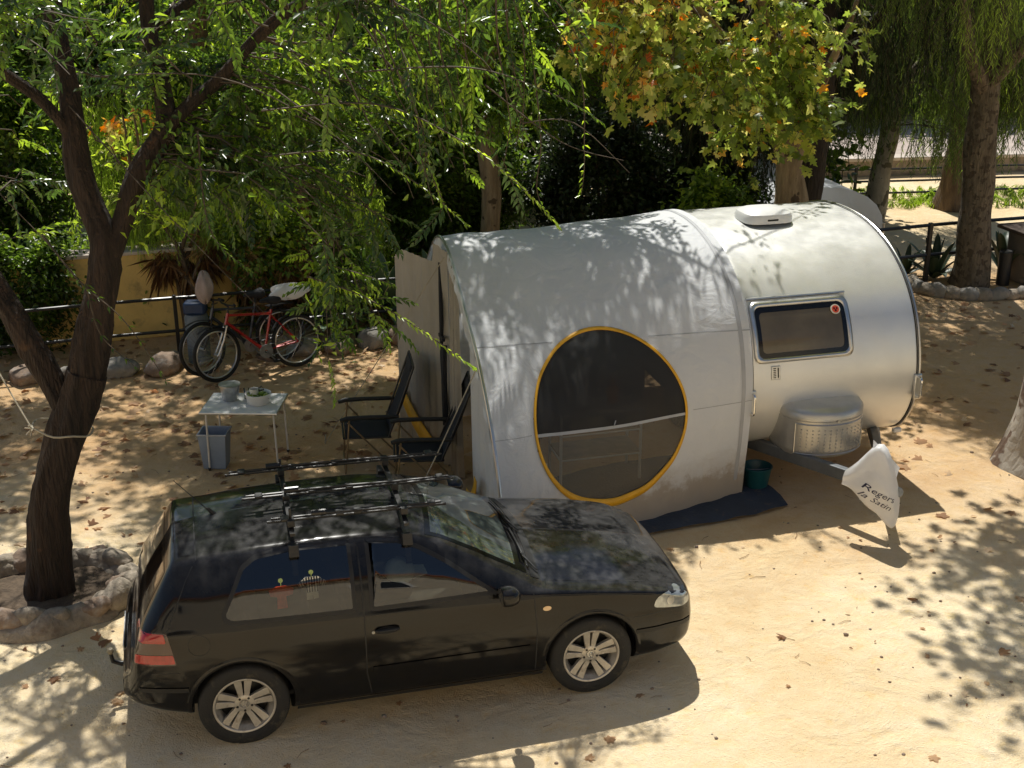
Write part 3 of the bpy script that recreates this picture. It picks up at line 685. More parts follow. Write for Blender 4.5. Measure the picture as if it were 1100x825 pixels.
# bonnet gap, bumper, sills
m_=MB()
for v in(-1,1):
    for k in range(26):
        pass
bn=[(x,(yt(x)-.015)) for x in np.linspace(.74,-.33,30)]
for s_ in(-1,1):
    m_=MB(); V=[];
    for x,y in bn:
        for d in(-.003,.003): V.append((x,s_*(y+d),top_z(x,y+d)+.0015))
    m_.add(V,[(2*i,2*i+1,2*i+3,2*i+2) for i in range(len(bn)-1)],0,True); m_.build('bonnet_gap',M_trim,car)
for s_ in(-1,1):
    m_=MB(); ribbon(m_,[(-.44,.93),(-.42,.6),(-.43,.24),(-1.62,.24),(-1.655,.45),(-1.655,.95)],s_,.010,.0015); ribbon(m_,[(-1.655,.95),(-1.655,1.36)],s_,.012,.0035)
    dr=m_.build('door',M_trim,car)
    m_=MB(); ribbon(m_,[(-.47,.475),(-1.61,.475)],s_,.045,.008); m_.build('side_moulding',M_paint,dr)
    # handle: recess and grip
    m_=MB(); P=[(-1.50+.085*math.cos(a),.775+.028*math.sin(a)) for a in np.linspace(0,2*PI,20,endpoint=False)]; patch_side(m_,P,s_,.002,0)
    y=side_y(-1.5,.785)
    m_.tube([(-1.58,s_*(y+.012),.782),(-1.56,s_*(y+.030),.785),(-1.44,s_*(y+.030),.787),(-1.42,s_*(y+.012),.785)],[.012,.014,.014,.010],8); m_.build('handle',M_trim,dr)
    m_=MB(); m_.tube([(-1.60,s_*(side_y(-1.6,.77)+.001),.772),(-1.60,s_*(side_y(-1.6,.77)+.006),.772)],.011,10); m_.build('lock',M_alu,dr)
    m_=MB(); ribbon(m_,[(.30,.20),(.30,.201)],s_,.01,.0); 
    m_=MB(); ribbon(m_,[(-.36,.215),(-2.15,.215)],s_,.05,.006); m_.build('sill',M_trim,car)
    m_=MB(); ribbon(m_,[(-2.87,.50),(-3.05,.505),(-3.20,.51)],s_,.035,.008); m_.build('bumper_strip',M_trim,car)
    m_=MB(); ribbon(m_,[(.34,.475),(.6,.47),(.80,.46),(.86,.455)],s_,.035,.008); m_.build('bumper_strip',M_trim,car)
    m_=MB(); ribbon(m_,[(.32,.60),(.55,.61),(.74,.60)],s_,.006,.001); m_.build('bumper_gap',M_trim,car); m_=MB(); ribbon(m_,[(-2.92,.64),(-3.10,.64)],s_,.006,.001); m_.build('bumper_gap',M_trim,car)
    # lamps
    m_=MB(); P=dens(rnd([(.47,.655),(.60,.625),(.74,.60),(.80,.605),(.795,.66),(.70,.735),(.58,.745),(.50,.72)],.03),.04); patch_side(m_,P,s_,.004); hl=m_.build('headlight',M_lampclear,car)
    m_=MB(); P=np.array([(.62+.032*math.cos(a),.678+.032*math.sin(a)) for a in np.linspace(0,2*PI,18,endpoint=False)]); patch_side(m_,P,s_,.006); m_.build('reflector',M_chrome,hl)
    m_=MB(); P=np.array([(-.345+.032*math.cos(a),.775+.018*math.sin(a)) for a in np.linspace(0,2*PI,16,endpoint=False)]); patch_side(m_,P,s_,.005); m_.build('indicator',M_amber,car)
    m_=MB(); P=dens(rnd([(-2.98,.93),(-2.93,.70),(-3.215,.70),(-3.165,.93)],.02),.04); patch_side(m_,P,s_,.003); tl=m_.build('tail_light',M_reddk,car)
    m_=MB(); patch_side(m_,dens(rnd([(-3.00,.925),(-2.99,.86),(-3.185,.86),(-3.165,.925)],.012),.03),s_,.006); m_.build('lens',M_red,tl)
    m_=MB(); patch_side(m_,dens(rnd([(-2.95,.775),(-2.94,.712),(-3.21,.712),(-3.20,.775)],.012),.03),s_,.006); m_.build('lens',M_red,tl)
    # mirror
    m_=MB(); bmx=[(0,0),(.03,.06),(.10,.085),(.17,.08),(.20,.04),(.20,-.03),(.15,-.06),(.04,-.05)]
    C=Vector((-.66,s_*.955,.975))
    K=[]
    for k,(dx,sc_) in enumerate([(-.05,.82),(-.045,.93),(-.0,1.0),(.045,.9),(.075,.62),(.088,.2)]):
        K.append([(C.x+dx,C.y+s_*((yy-.10)*sc_),C.z+zz*sc_) for yy,zz in [(.5*a[0]+.05 if 0 else a[0],a[1]) for a in bmx]])
    m_.grid(K,closed=True); m_.f.append([len(m_.v)-8+i for i in range(8)]); m_.m.append(0); m_.s.append(True)
    m_.tube([(-.64,s_*.80,.945),(-.66,s_*.88,.95)],[.035,.028],10)
    mi_=m_.build('mirror',M_paint,car,sub=1)
    m_=MB(); V=[(C.x-.052,C.y+s_*((a[0]-.10)*.8),C.z+a[1]*.8) for a in bmx]; m_.add(V,[list(range(8))],0,False); m_.build('mirror_glass',M_chrome,mi_)
m_=MB(); P=[(-2.775+.075*math.cos(a),.83+.075*math.sin(a)) for a in np.linspace(0,2*PI,26,endpoint=False)]; P=np.array(P)
patch_side(m_,P,-1,.0015,0,inner=shrink(P,.004)); m_.build('fuel_flap',M_trim,car)
# rear hatch gap, spoiler seam, badge, plate, tow ball
m_=MB(); V=[]
for v in np.linspace(-1,1,25):
    for x in(-2.745,-2.753): y=v*(yt(x)+.0); V.append((x,y,top_z(x,y)+.002))
m_.add(V,[(2*i,2*i+1,2*i+3,2*i+2) for i in range(24)],0,True)
for s_ in(-1,1):
    ribbon(m_,[(-2.75,1.33),(-2.83,1.22),(-2.96,.98)],s_,.007,.002); ribbon(m_,[(-2.96,.96),(-2.99,.93)],s_,.007,.002)
m_.build('tailgate',M_trim,car)
m_=MB(); m_.tube([(-2.60,0,1.40),(-2.64,0,1.45),(-2.66,0,1.46)],[.02,.012,.006],8); m_.tube([(-2.64,0,1.44),(-2.86,0,1.70)],[.004,.0025],6); m_.build('aerial',M_trim,car)
m_=MB(); m_.box((-3.312,0,.52),(.006,.50,.11)); m_.build('number_plate',M_white_pl,car)
m_=MB(); m_.tube([(-3.24,0,.30),(-3.36,0,.28),(-3.42,0,.31),(-3.43,0,.37)],[.02,.02,.018,.014],10); ball=m_.build('tow_bar',M_black_metal,car)
m_=MB(); m_.lathe([(0,-.026),(.015,-.022),(.025,-.008),(.026,.006),(.018,.02),(0,.026)],16,0,Matrix.Translation((-3.43,0,.395))); m_.build('tow_ball',simple('tow ball cap',(.35,.30,.2),.5),ball)
# front grille
m_=MB(); m_.box((.895,0,.43),(.02,.62,.09)); m_.build('grille',M_trim,car)
# ---- wheels
def wheel(x,side,steer=0.):
    w_=empty('wheel',(x,side*.74,.315)); w_.parent=car; w_.rotation_euler=(0,0,(0 if side>0 else PI)+steer)
    # local +y is the outer face
    m=MB(); prof=[(.207,-.085),(.222,-.095),(.255,-.103),(.295,-.098),(.312,-.082),(.3155,-.05),(.316,-.02),(.3155,.0),(.316,.02),(.3155,.05),(.312,.082),(.295,.098),(.255,.103),(.240,.100),(.222,.095),(.209,.085)]
    m.lathe(prof,56,0,axis='Y'); m.build('tyre',M_tyre,w_,sharp=0)
    m=MB(); m.lathe([(.206,-.085),(.18,-.06),(.17,.03),(.182,.055),(.196,.078),(.200,.092),(.213,.097),(.218,.090),(.209,.08)],56,0,axis='Y')
    for k in range(5):
        a0=PI/2+k*2*PI/5
        for d in(-1,1):
            # straight spoke arms in pairs
            V=[]; 
            for r,h,w2,off in((.045,.064,.016,.019),(.10,.064,.0205,.025),(.192,.084,.027,.037)):
                for dy in(0,-.03):
                    for e in(-1,1):
                        t=d*off+e*w2; V.append((r*math.cos(a0)-t*math.sin(a0),h+dy,r*math.sin(a0)+t*math.cos(a0)))
            F=[]
            for s0 in(0,4):
                a,b,c,e2=s0,s0+1,s0+2,s0+3; A,B,C_,E=s0+4,s0+5,s0+6,s0+7
                F+=[(a,b,B,A),(c,C_,E,e2),(a,A,C_,c),(b,e2,E,B)]
            F+=[(8,9,11,10),(0,2,3,1)]; m.add(V,F,0,False)
    m.lathe([(0,.04),(.068,.04),(.070,.062),(.060,.068),(.034,.068),(.033,.063),(0,.063)],32,0,axis='Y'); m.build('rim',M_rim,w_,bevel=.003)
    m=MB(); m.lathe([(0,-.02),(.17,-.02),(.17,.0),(0,.0)],40,0,axis='Y')
    for k in range(5):
        a=PI/2+PI/5+k*2*PI/5; m.tube([(.052*math.cos(a),.05,.052*math.sin(a)),(.052*math.cos(a),.071,.052*math.sin(a))],.009,8)
    m.build('brake_drum',M_black_metal,w_)
    m=MB(); m.lathe([(.026,.066),(.026,.070),(.031,.070),(.031,.066)],28,0,axis='Y',closed=True)
    def st(p,q_):  # V over W strokes of the badge
        p=Vector((p[0],.068,p[1])); q_=Vector((q_[0],.068,q_[1])); m.tube([p,q_],.0022,5)
    st((-.010,.024),(0,.003)); st((0,.003),(.010,.024)); st((-.022,.014),(-.010,-.022)); st((-.010,-.022),(0,.0)); st((0,.0),(.010,-.022)); st((.010,-.022),(.022,.014))
    m.build('badge',M_chrome,w_)
    return w_
wheel(0,-1); wheel(0,1); wheel(-2.511,-1); wheel(-2.511,1)
# arch lips
for x in(0,-2.511):
    for s_ in(-1,1):
        m_=MB(); V=[];F=[]; K=36
        for k in range(K+1):
            a=-.10+ (PI+.20)*k/K
            for r,o in((.345,-.03),(.350,.006),(.366,.008),(.385,.001)):
                X_=x+r*math.cos(a); Z_=.33+r*math.sin(a); V.append((X_,s_*(side_y(X_,max(Z_,.235))+o),Z_))
        F=[(4*k+i,4*k+i+1,4*k+5+i,4*k+4+i) for k in range(K) for i in range(3)]
        m_.add(V,F,0,True); m_.build('wheel_arch',M_paint,car,sharp=0)
# ---- interior
m_=MB(); m_.box((-1.55,0,.30),(2.5,1.45,.04)); m_.box((-.62,0,.78),(.42,1.36,.34)); m_.box((-2.75,0,.86),(.55,1.20,.03)); m_.build('cabin_floor',M_dash,car,bevel=.02)
for y in(-.37,.37):
    m_=MB(); m_.box((-1.42,y,.50),(.52,.50,.16)); m_.box((-1.72,y,.86),(.14,.50,.66),ry=-.28); st_=m_.build('seat',M_seat,car,bevel=.05)
    m_=MB(); m_.box((-1.86,y,1.24),(.09,.26,.17),ry=-.2); m_.build('headrest',M_seat,st_,bevel=.03)
m_=MB(); m_.box((-2.22,0,.52),(.5,1.25,.16)); m_.box((-2.50,0,.84),(.14,1.25,.58),ry=-.35); m_.build('rear_bench',M_seat,car,bevel=.05)
m_=MB(); P=[(-.93+.05*math.sin(a)*-1,.37+.185*math.cos(a),.90+.175*math.sin(a)) for a in np.linspace(0,2*PI,28,endpoint=False)]; m_.tube(P,.014,8,closed=True)
m_.tube([(-.93,.19,.9),(-.93,.55,.9)],.014,6); m_.tube([(-.93,.37,.9),(-.75,.37,.84)],.03,8); m_.build('steering_wheel',M_trim,car)
# ---- roof rack (clamped on: lifts off, a thing of its own)
rack=empty('roof_rack',(.373,8.976,0),.2443,'black roof rack with three empty cycle rails on top of the black car','roof rack')
for x in(-1.30,-2.09):
    m_=MB(); P=[(x,y,top_z(x,0)+.060-.03*(y/.6)**2) for y in np.linspace(-.60,.60,11)]
    for i in range(10):
        a,b=Vector(P[i]),Vector(P[i+1]); c=(a+b)/2; m_.box(c,(.034,(b-a).length+.002,.022),rx=math.atan2(b.z-a.z,b.y-a.y))
    cbx=m_.build('crossbar',M_black_metal,rack)
    for s_ in(-1,1):
        m_=MB(); z0=top_z(x,.6); m_.box((x,s_*.595,z0+.035),(.07,.075,.085),rx=s_*.35); m_.box((x,s_*.625,z0-.065),(.045,.010,.14),rx=s_*.42); m_.build('foot',M_black_plastic,cbx,bevel=.008)
for k,(y,x0,x1) in enumerate([(.38,-2.50,-.86),(-.08,-2.40,-.86),(-.50,-2.25,-1.0)]):
    zt_=top_z(-1.7,0)+.088
    m_=MB(); m_.tube([(x0,y+.012,zt_),(x1,y-.01,zt_+.004)],.0105,8); m_.tube([(x0+.03,y+.055,zt_),(x1-.03,y+.03,zt_+.004)],.0105,8)
    r_=m_.build('cycle_rail',M_black_metal,rack)
    for xx in(x0+.12,x0+.5,(x0+x1)/2,x1-.10):
        m_=MB(); m_.box((xx,y+.022,zt_+.012),(.055,.07,.022)); m_.build('wheel_cradle',M_black_plastic,r_,bevel=.006)
    m_=MB(); xa=x0+.62+.1*k
    m_.tube([(x1-.35,y-.03,zt_+.03),(x1-.75,y-.045,zt_+.05),(x0+.35,y-.06,zt_+.06)],.010,8); m_.tube([(x0+.30,y-.06,zt_+.07),(x0+.40,y-.06,zt_+.07)],.022,10); m_.build('clamp_arm',M_black_metal,r_)
    m_=MB(); m_.box((-1.30,y+.02,zt_-.015),(.05,.10,.05)); m_.build('bracket',M_black_plastic,r_,bevel=.005); m_=MB(); m_.box((-2.09,y+.02,zt_-.015),(.05,.10,.05)); m_.tube([(-2.09,y+.02,zt_-.02),(-2.09,y+.02,zt_+.085)],.011,8); m_.build('bracket',M_black_plastic,r_,bevel=.005)
# ---- little things behind the glass
def car_pt(x,y,z):
    c_,s_=math.cos(.2443),math.sin(.2443); return (.373+c_*x-s_*y,8.976+s_*x+c_*y,z)
def side_face(x,z,inn=.02): return car_pt(x,-(side_y(x,z)-inn),z)
M_redcl=simple('red cloth',(.80,.09,.03),.8,var=.3,scale=30,bump=.2); M_wcl=simple('white cloth',(.75,.74,.66),.8,bump=.1); M_bcl=simple('black cloth',(.015,.015,.015),.85); M_suck=simple('pale green sucker',(.35,.45,.15),.3)
tilt=-.33
def shirt(name,label,x,z,kind):
    e=empty(name,side_face(x,z,.014),.2443,label,'mini shirt'); e.rotation_euler=Euler((tilt,0,.2443)) 
    if kind=='red':
        m=MB(); m.prism([(-.035,-.10),(.035,-.10),(.030,-.02),(.075,-.01),(.085,.03),(.03,.055),(-.03,.055),(-.085,.03),(-.075,-.01),(-.030,-.02)],-.003,.003,0,Matrix.Rotation(PI/2,4,'X')); m.build('shirt',M_redcl,e)
    else:
        m=MB(); R90=Matrix.Rotation(PI/2,4,'X'); m.prism([(-.042,-.045),(.042,-.045),(.042,.06),(-.042,.06)],-.003,.003,0,R90)
        for s_ in(-1,1): m.prism([(s_*.042,.06),(s_*.098,.02),(s_*.082,-.012),(s_*.042,.015)][::s_],-.003,.003,0,R90)
        for xx in(-.036,-.018,0,.018,.036): m.prism([(xx-.005,-.045),(xx+.005,-.045),(xx+.005,.06),(xx-.005,.06)],.0032,.0045,1,R90)
        for s_ in(-1,1):
            for k in(.25,.6,.9):
                a=(s_*(.042+.056*k),.06-.04*k); b=(s_*(.042+.040*k),.015-.027*k); m.tube([(a[0],-.0045,a[1]),(b[0],-.0045,b[1])],.003,4,1)
        m.build('shirt',[M_wcl,M_bcl],e)
        m=MB(); m.prism([(-.040,-.095),(-.004,-.095),(0,-.065),(.004,-.095),(.040,-.09),(.038,-.047),(-.038,-.047)],-.003,.003,0,R90); m.build('shorts',M_wcl,e)
        m=MB(); text_mesh(m,'G',.04,Matrix.Translation((0,-.0055,.015))@R90); m.build('emblem',M_bcl,e)
    m=MB(); m.tube([(0,0,.055),(0,-.01,.085)],.003,5); m.lathe([(0,.012),(.012,.010),(.016,0),(0,-.002)],14,0,Matrix.Translation((0,-.004,.092)),axis='Y'); m.build('sucker',M_suck,e)
shirt('mini_shirt','tiny red shirt hanging inside the rear side window of the black car',-2.20,1.10,'red')
shirt('mini_shirt','tiny black and white striped shirt hanging inside the rear side window of the car',-1.99,1.13,'bw')
m_=MB(); m_.lathe([(.11,0),(.112,.02),(.10,.07),(.06,.11),(0,.125)],24); m_.prism([(.09,-.08),(.20,-.05),(.21,.05),(.09,.08)],-.0,.008)  # rounded pale blue shape with a flat brim
tag(m_.build('pale_blue_shape',simple('pale blue cotton',(.55,.70,.78),.85,bump=.2),loc=car_pt(-1.36,-.55,1.04) ,rot=(.2,.1,.5)),'pale blue rounded shape with a brim behind the front side window','cap')
# ------------------------------------------------------------------ caravan (local x = across, local -y = towards the drawbar)
CVL,CVR=(2.24,11.67,0),.2532
def cv(x,y,z=0):
    c_,s_=math.cos(CVR),math.sin(CVR); return (CVL[0]+c_*x-s_*y,CVL[1]+s_*x+c_*y,z)
def alu_skin():
    m,nt,b=new_mat('silver caravan skin'); L=nt.links
    tc=N(nt,'ShaderNodeTexCoord'); n=N(nt,'ShaderNodeTexNoise',Scale=1.3,Detail=5.); L.new(tc.outputs['Object'],n.inputs['Vector'])
    r=ramp(nt,[(.3,(.76,.76,.74)),(.7,(.90,.90,.87))]); L.new(n.outputs['Fac'],r.inputs['Fac']); L.new(r.outputs['Color'],b.inputs['Base Color'])
    b.inputs['Metallic'].default_value=.5
    n2=N(nt,'ShaderNodeTexNoise',Scale=5.,Detail=8.,Roughness=.65); L.new(tc.outputs['Object'],n2.inputs['Vector'])
    r2=ramp(nt,[(.3,(.28,)*3),(.75,(.42,)*3)]); L.new(n2.outputs['Fac'],r2.inputs['Fac']); L.new(r2.outputs['Color'],b.inputs['Roughness'])
    v=N(nt,'ShaderNodeTexVoronoi',Scale=130.,feature='SMOOTH_F1'); L.new(tc.outputs['Object'],v.inputs['Vector'])
    n3=N(nt,'ShaderNodeTexNoise',Scale=2.4,Detail=2.); L.new(tc.outputs['Object'],n3.inputs['Vector'])
    bp=N(nt,'ShaderNodeBump',Strength=.18,Distance=.004); L.new(v.outputs['Distance'],bp.inputs['Height'])
    b2=N(nt,'ShaderNodeBump',Strength=.10,Distance=.05); L.new(n3.outputs['Fac'],b2.inputs['Height']); L.new(bp.outputs['Normal'],b2.inputs['Normal']); L.new(b2.outputs['Normal'],b.inputs['Normal'])
    return m
M_skin=alu_skin()
M_boxskin=simple('grey moulded plastic',(.52,.51,.48),.33,.55,var=.1,bump=.05)
caravan=empty('caravan',CVL,CVR,'small round silver teardrop caravan with a gas box on its nose','caravan')
PW=1.86
prof=[(.42,.40),(.22,.44),(.06,.56),(-.06,.76),(-.12,1.0),(-.12,1.22),(-.06,1.48),(.04,1.72),(.20,1.94),(.42,2.13),(.72,2.29),(1.1,2.40),(1.5,2.44),(2.0,2.42),(2.5,2.30),(2.95,2.05),(3.28,1.70),(3.48,1.28),(3.52,.90),(3.42,.58),(3.2,.42),(2.4,.38),(1.3,.38)]
PC=crom(prof,6,True)
def cv_front_y(z):
    F=[p for p in crom(prof[:13],8)]; F=np.array(F); return float(np.interp(z,F[:,1],F[:,0]))
m_=MB(); cc=np.array([1.7,1.35])
rows=[]
for x,sh in [(0.0,.10),(.004,.045),(.012,.020),(.03,.004),(.05,0)]+[(v,0) for v in np.linspace(.1,PW-.1,8)]+[(PW-.05,0),(PW-.03,.004),(PW-.012,.020),(PW-.004,.045),(PW,.10)]:
    S=shrink(PC,sh) if sh else PC
    rows.append([(x,p[0],p[1]) for p in S])
n_=len(PC); m_.grid(rows,closed=True); m_.f.append(list(range(n_))); m_.m.append(0); m_.s.append(False); m_.f.append([len(m_.v)-n_+i for i in range(n_)]); m_.m.append(0); m_.s.append(False)
m_.build('body',M_skin,caravan,sharp=60)
for x in(.022,PW-.022):
    m_=MB(); S=shrink(PC,-.004); m_.tube([(x,p[0],p[1]) for p in S],.013,8,closed=True); e_=m_.build('edge_rail',M_alu,caravan)
    m_=MB(); x2=x+(.022 if x<1 else -.022)*0+(.026 if x<1 else -.026); m_.tube([(x2,p[0],p[1]) for p in shrink(PC,-.002)],.006,6,closed=True); m_.build('rubber_seal',M_trim,e_)
def cvgrid(mb,poly_fn,off,mi=0): pass
def cv_patch(mb,x0,x1,z0,z1,off,r=.05,mi=0,inner=None,n=5):
    """rounded rectangle following the nose (x across, z up)"""
    def outline(x0,x1,z0,z1,r):
        P=[]
        for cx,cz,a in((x1-r,z1-r,0),(x0+r,z1-r,PI/2),(x0+r,z0+r,PI),(x1-r,z0+r,1.5*PI)):
            for t in np.linspace(0,PI/2,n): P.append((cx+r*math.cos(a+t),cz+r*math.sin(a+t)))
        return np.array(P)
    O=dens(outline(x0,x1,z0,z1,r),.06); c=O.mean(0)
    if inner: Q=c+(O-c)*np.array([(x1-x0-2*inner)/(x1-x0),(z1-z0-2*inner)/(z1-z0)]); loops=[O,Q]
    else: loops=[c+(O-c)*(1-k/6) for k in range(7)]
    V=[];k=len(O)
    for P in loops:
        for x,z in P: V.append((x,cv_front_y(z)-off,z))
    F=[(j*k+i,j*k+(i+1)%k,(j+1)*k+(i+1)%k,(j+1)*k+i) for j in range(len(loops)-1) for i in range(k)]
    mb.add(V,F,mi,True); return O
WX0,WX1,WZ0,WZ1=.09,1.09,1.40,1.90
M_pane=simple('smoked acrylic window',(.13,.105,.065),.16,var=.25,scale=2,coat=.4)
m_=MB(); cv_patch(m_,WX0-.02,WX1+.02,WZ0-.02,WZ1+.02,.014,.07,0,inner=.045); win=m_.build('window',M_alu,caravan,solid=.018,recalc=False)
m_=MB(); cv_patch(m_,WX0+.02,WX1-.02,WZ0+.02,WZ1-.02,.016,.05,0,inner=.05); m_.build('window_border',M_ceramic,win,recalc=False)
m_=MB(); cv_patch(m_,WX0+.03,WX1-.03,WZ0+.03,WZ1-.03,.012,.04); m_.build('pane',M_pane,win)
m_=MB(); zt_=WZ1+.045; m_.tube([(WX0-.02,cv_front_y(zt_)-.012,zt_),(WX1+.02,cv_front_y(zt_)-.012,zt_)],.016,8); m_.build('rain_rail',M_alu,win)
def cvM(x,z,off):
    """frame on the nose at (x,z): local x across, local y up the skin, z outward"""
    y=cv_front_y(z); d=cv_front_y(z+.05)-cv_front_y(z-.05); u=Vector((0,d,.1)).normalized(); r_=Vector((1,0,0)); o_=r_.cross(u)
    M=Matrix((r_,u,o_)).transposed().to_4x4(); M.translation=Vector((x,y,z))+o_*off; return M
M_lbl=simple('round sticker rim',(.75,.72,.6),.5); M_lblr=simple('round sticker red',(.70,.08,.03),.4)
m_=MB(); M=cvM(.965,1.80,.026); disc=lambda r,n=28:[(r*math.cos(2*PI*i/n),r*math.sin(2*PI*i/n)) for i in range(n)]
m_.prism(disc(.050),-.006,.002,0,M); m_.prism(disc(.038),.002,.003,1,M)
for px,py in((-.014,.008),(.014,.008),(0,-.013)): m_.prism([(px+.010*math.cos(a),py+.010*math.sin(a)) for a in np.linspace(0,2*PI,12,endpoint=False)],.003,.004,2,M)
m_.build('sticker',[M_lbl,M_lblr,M_ceramic],win)
m_=MB(); M=cvM(.175,1.815,.004); text_mesh(m_,'SILVER',.032,M@Matrix.Translation((-.0,.016,0))); text_mesh(m_,'EDITION',.026,M@Matrix.Translation((.0,-.016,0))); m_.build('lettering',M_ceramic,caravan)
m_=MB(); M=cvM(.285,1.28,.004); m_.box((0,0,0),(.095,.135,.014),M=M); m_.build('vent_plate',M_alu,caravan,bevel=.006)
m_=MB()
for k in range(6): m_.box((-.015,-.045+k*.018,.0085),(.028,.009,.003),M=M)
m_.box((.022,0,.0085),(.012,.10,.003),M=M)
o_=m_.build('vent_slots',M_ceramic,caravan)
# roof hatch
m_=MB(); hm=[]
for k,(r_,h) in enumerate([(1.0,-.02),(1.0,.035),(.93,.07),(.7,.10),(.35,.115),(.02,.12)]):
    hm.append([(.76+.27*r_*np.sign(math.cos(a))*abs(math.cos(a))**.55,1.36+.24*r_*np.sign(math.sin(a))*abs(math.sin(a))**.55,2.455+h) for a in np.linspace(0,2*PI,36,endpoint=False)])
m_.grid(hm,closed=True); hat=m_.build('roof_hatch',M_white_pl,caravan); m_=MB(); m_.box((.76,1.135,2.475),(.12,.03,.02)); m_.build('catch',M_trim,hat)
# gas box: half-oval chest on the nose
m_=MB(); gx0,gx1,gz0,gz1=.36,1.24,.44,.93; gcx=(gx0+gx1)/2
def gas(a,z,sh=1.):
    # front outline bulging towards the drawbar; lower = wider at left flare
    w_=(gx1-gx0)/2*(1.0 if z>.62 else 1.0-.10*(.62-z)/.15); d_=.52*sh
    return (gcx+w_*math.cos(a)*1.0, .10-d_*abs(math.sin(a))**.62, z)
rows=[]
AA=np.linspace(0,PI,40)
for z,s_,zz in[(gz0-.01,.72,0),(gz0,.86,0),(gz0+.03,.96,0),(gz0+.10,1,0),(gz1-.12,1,0),(gz1-.09,1.005,0),(gz1-.085,.99,0),(gz1-.075,.99,0),(gz1-.07,1.01,0),(gz1-.02,1.0,0),(gz1+.01,.95,0),(gz1+.03,.8,0),(gz1+.04,.5,0),(gz1+.045,.15,0)]:
    rows.append([(gcx+(gx1-gx0)/2*s_*math.cos(a),.10-.54*s_*abs(math.sin(a))**.62,z+.05*(0 if z<gz1-.02 else math.sin(a)*0)) for a in AA])
m_.grid(rows); m_.f.append([len(m_.v)-40+i for i in range(40)]); m_.m.append(0); m_.s.append(True); m_.f.append(list(range(40))); m_.m.append(0); m_.s.append(True)
gb=m_.build('gas_box',M_boxskin,caravan,sharp=50)
m_=MB()
# left flare of the chest down to the drawbar
def gp(a,z,off=0.): return (gcx+((gx1-gx0)/2+off)*math.cos(a),.10-(.54+off)*abs(math.sin(a))**.62,z)
m_=MB()
for i in range(13):
    for j in range(7):
        a=math.radians(42+i*7.8+ (0)); z=.535+j*.036; p=gp(a,z,.002); m_.tube([p,gp(a,z,.009)],[.009,.005],8)
pan=MB(); L1=[gp(a,.81,.004) for a in np.radians(np.linspace(36,144,20))]; L2=[gp(a,.505,.004) for a in np.radians(np.linspace(144,36,20))]; pan.tube(L1+L2,.005,6,closed=True); pan.build('door_bead',M_alu,gb)
dm=m_.build('dimple_panel',M_boxskin,gb); dm['kind']='stuff'
m_=MB(); p=gp(math.radians(88),.845,.004); m_.tube([p,gp(math.radians(88),.845,.012)],.014,12); m_.build('lock',M_alu,gb)
# grab handles
for x in(.035,PW-.035):
    m_=MB(); y=cv_front_y(1.0); m_.box((x,y-.02,1.0),(.085,.035,.27)); h_=m_.build('handle_plate',M_alu,caravan,bevel=.015)
    m_=MB(); m_.tube(crom([(x,y-.03,1.10),(x,y-.085,1.09),(x,y-.09,1.0),(x,y-.085,.91),(x,y-.03,.90)],5),.013,8); m_.build('grab_handle',M_chrome,h_)
# chassis
for x in(.12,PW-.12):
    m_=MB(); a=Vector((x,.55,.40)); b_=Vector((PW/2+(-.035 if x<1 else .035),-1.16,.47)); d=b_-a; m_.box((a+b_)/2,(.075,d.length,.12),rz=math.atan2(-d.x,d.y),rx=math.asin(d.z/d.length)); m_.build('drawbar',simple('grey drawbar paint',(.13,.14,.15),.5,.3,var=.2),caravan,bevel=.008)
m_=MB(); m_.box((PW/2,-1.22,.48),(.09,.26,.09)); m_.tube([(PW/2,-1.30,.49),(PW/2,-1.42,.52)],[.05,.045],12); m_.tube([(PW/2,-1.15,.52),(PW/2,-1.18,.72)],.016,8); m_.build('hitch',M_steel,caravan,bevel=.01)
for x in(.06,PW-.06):
    m_=MB(); m_.lathe([(0,-.09),(.2,-.09),(.27,-.08),(.30,-.05),(.30,.05),(.27,.08),(.2,.09),(0,.09)],40,0,Matrix.Translation((x+(.05 if x<1 else -.05),1.85,.30)),axis='Y' if 0 else 'Y'); 
    V=[]; m_=MB(); R_=Matrix.Translation((x+(.06 if x<1 else -.06),1.85,.30))@Matrix.Rotation(PI/2,4,'Z'); m_.lathe([(.16,-.08),(.2,-.09),(.27,-.085),(.30,-.05),(.30,.05),(.27,.085),(.2,.09),(.16,.08)],40,0,R_,axis='Y',closed=True); wh=m_.build('wheel',M_tyre,caravan); m_=MB(); m_.lathe([(0,-.05),(.165,-.06),(.165,.06),(0,.05)],32,0,R_,axis='Y'); m_.build('hub',M_rim,wh)
m_=MB(); m_.tube([(.95,.62,.38),(.95,.55,.02)],.018,8); m_.box((.95,.55,.015),(.12,.10,.02)); m_.build('corner_steady',M_steel,caravan)
for x in(.12,PW-.10):
    m_=MB(); m_.tube([(x,.42,.42),(x,.24,.02)],.016,8); m_.box((x,.24,.015),(.11,.09,.02)); m_.build('corner_steady',M_steel,caravan)
m_=MB(); m_.box((PW-.06,.10,.44),(.09,.05,.045)); m_.build('marker_lamp',M_white_pl,caravan,bevel=.01)
# ---- plastic bag over the hitch
def bag_shape():
    # vertical sheet-like bag, folded: points in local caravan frame (x across, y, z)
    pass
M_bag=simple('white plastic bag',(.88,.87,.86),.35,var=.04,trans=.35,bump=.15,bscale=14)
bc=cv(.93,-1.30,.0)
bag=MB(); K=[]
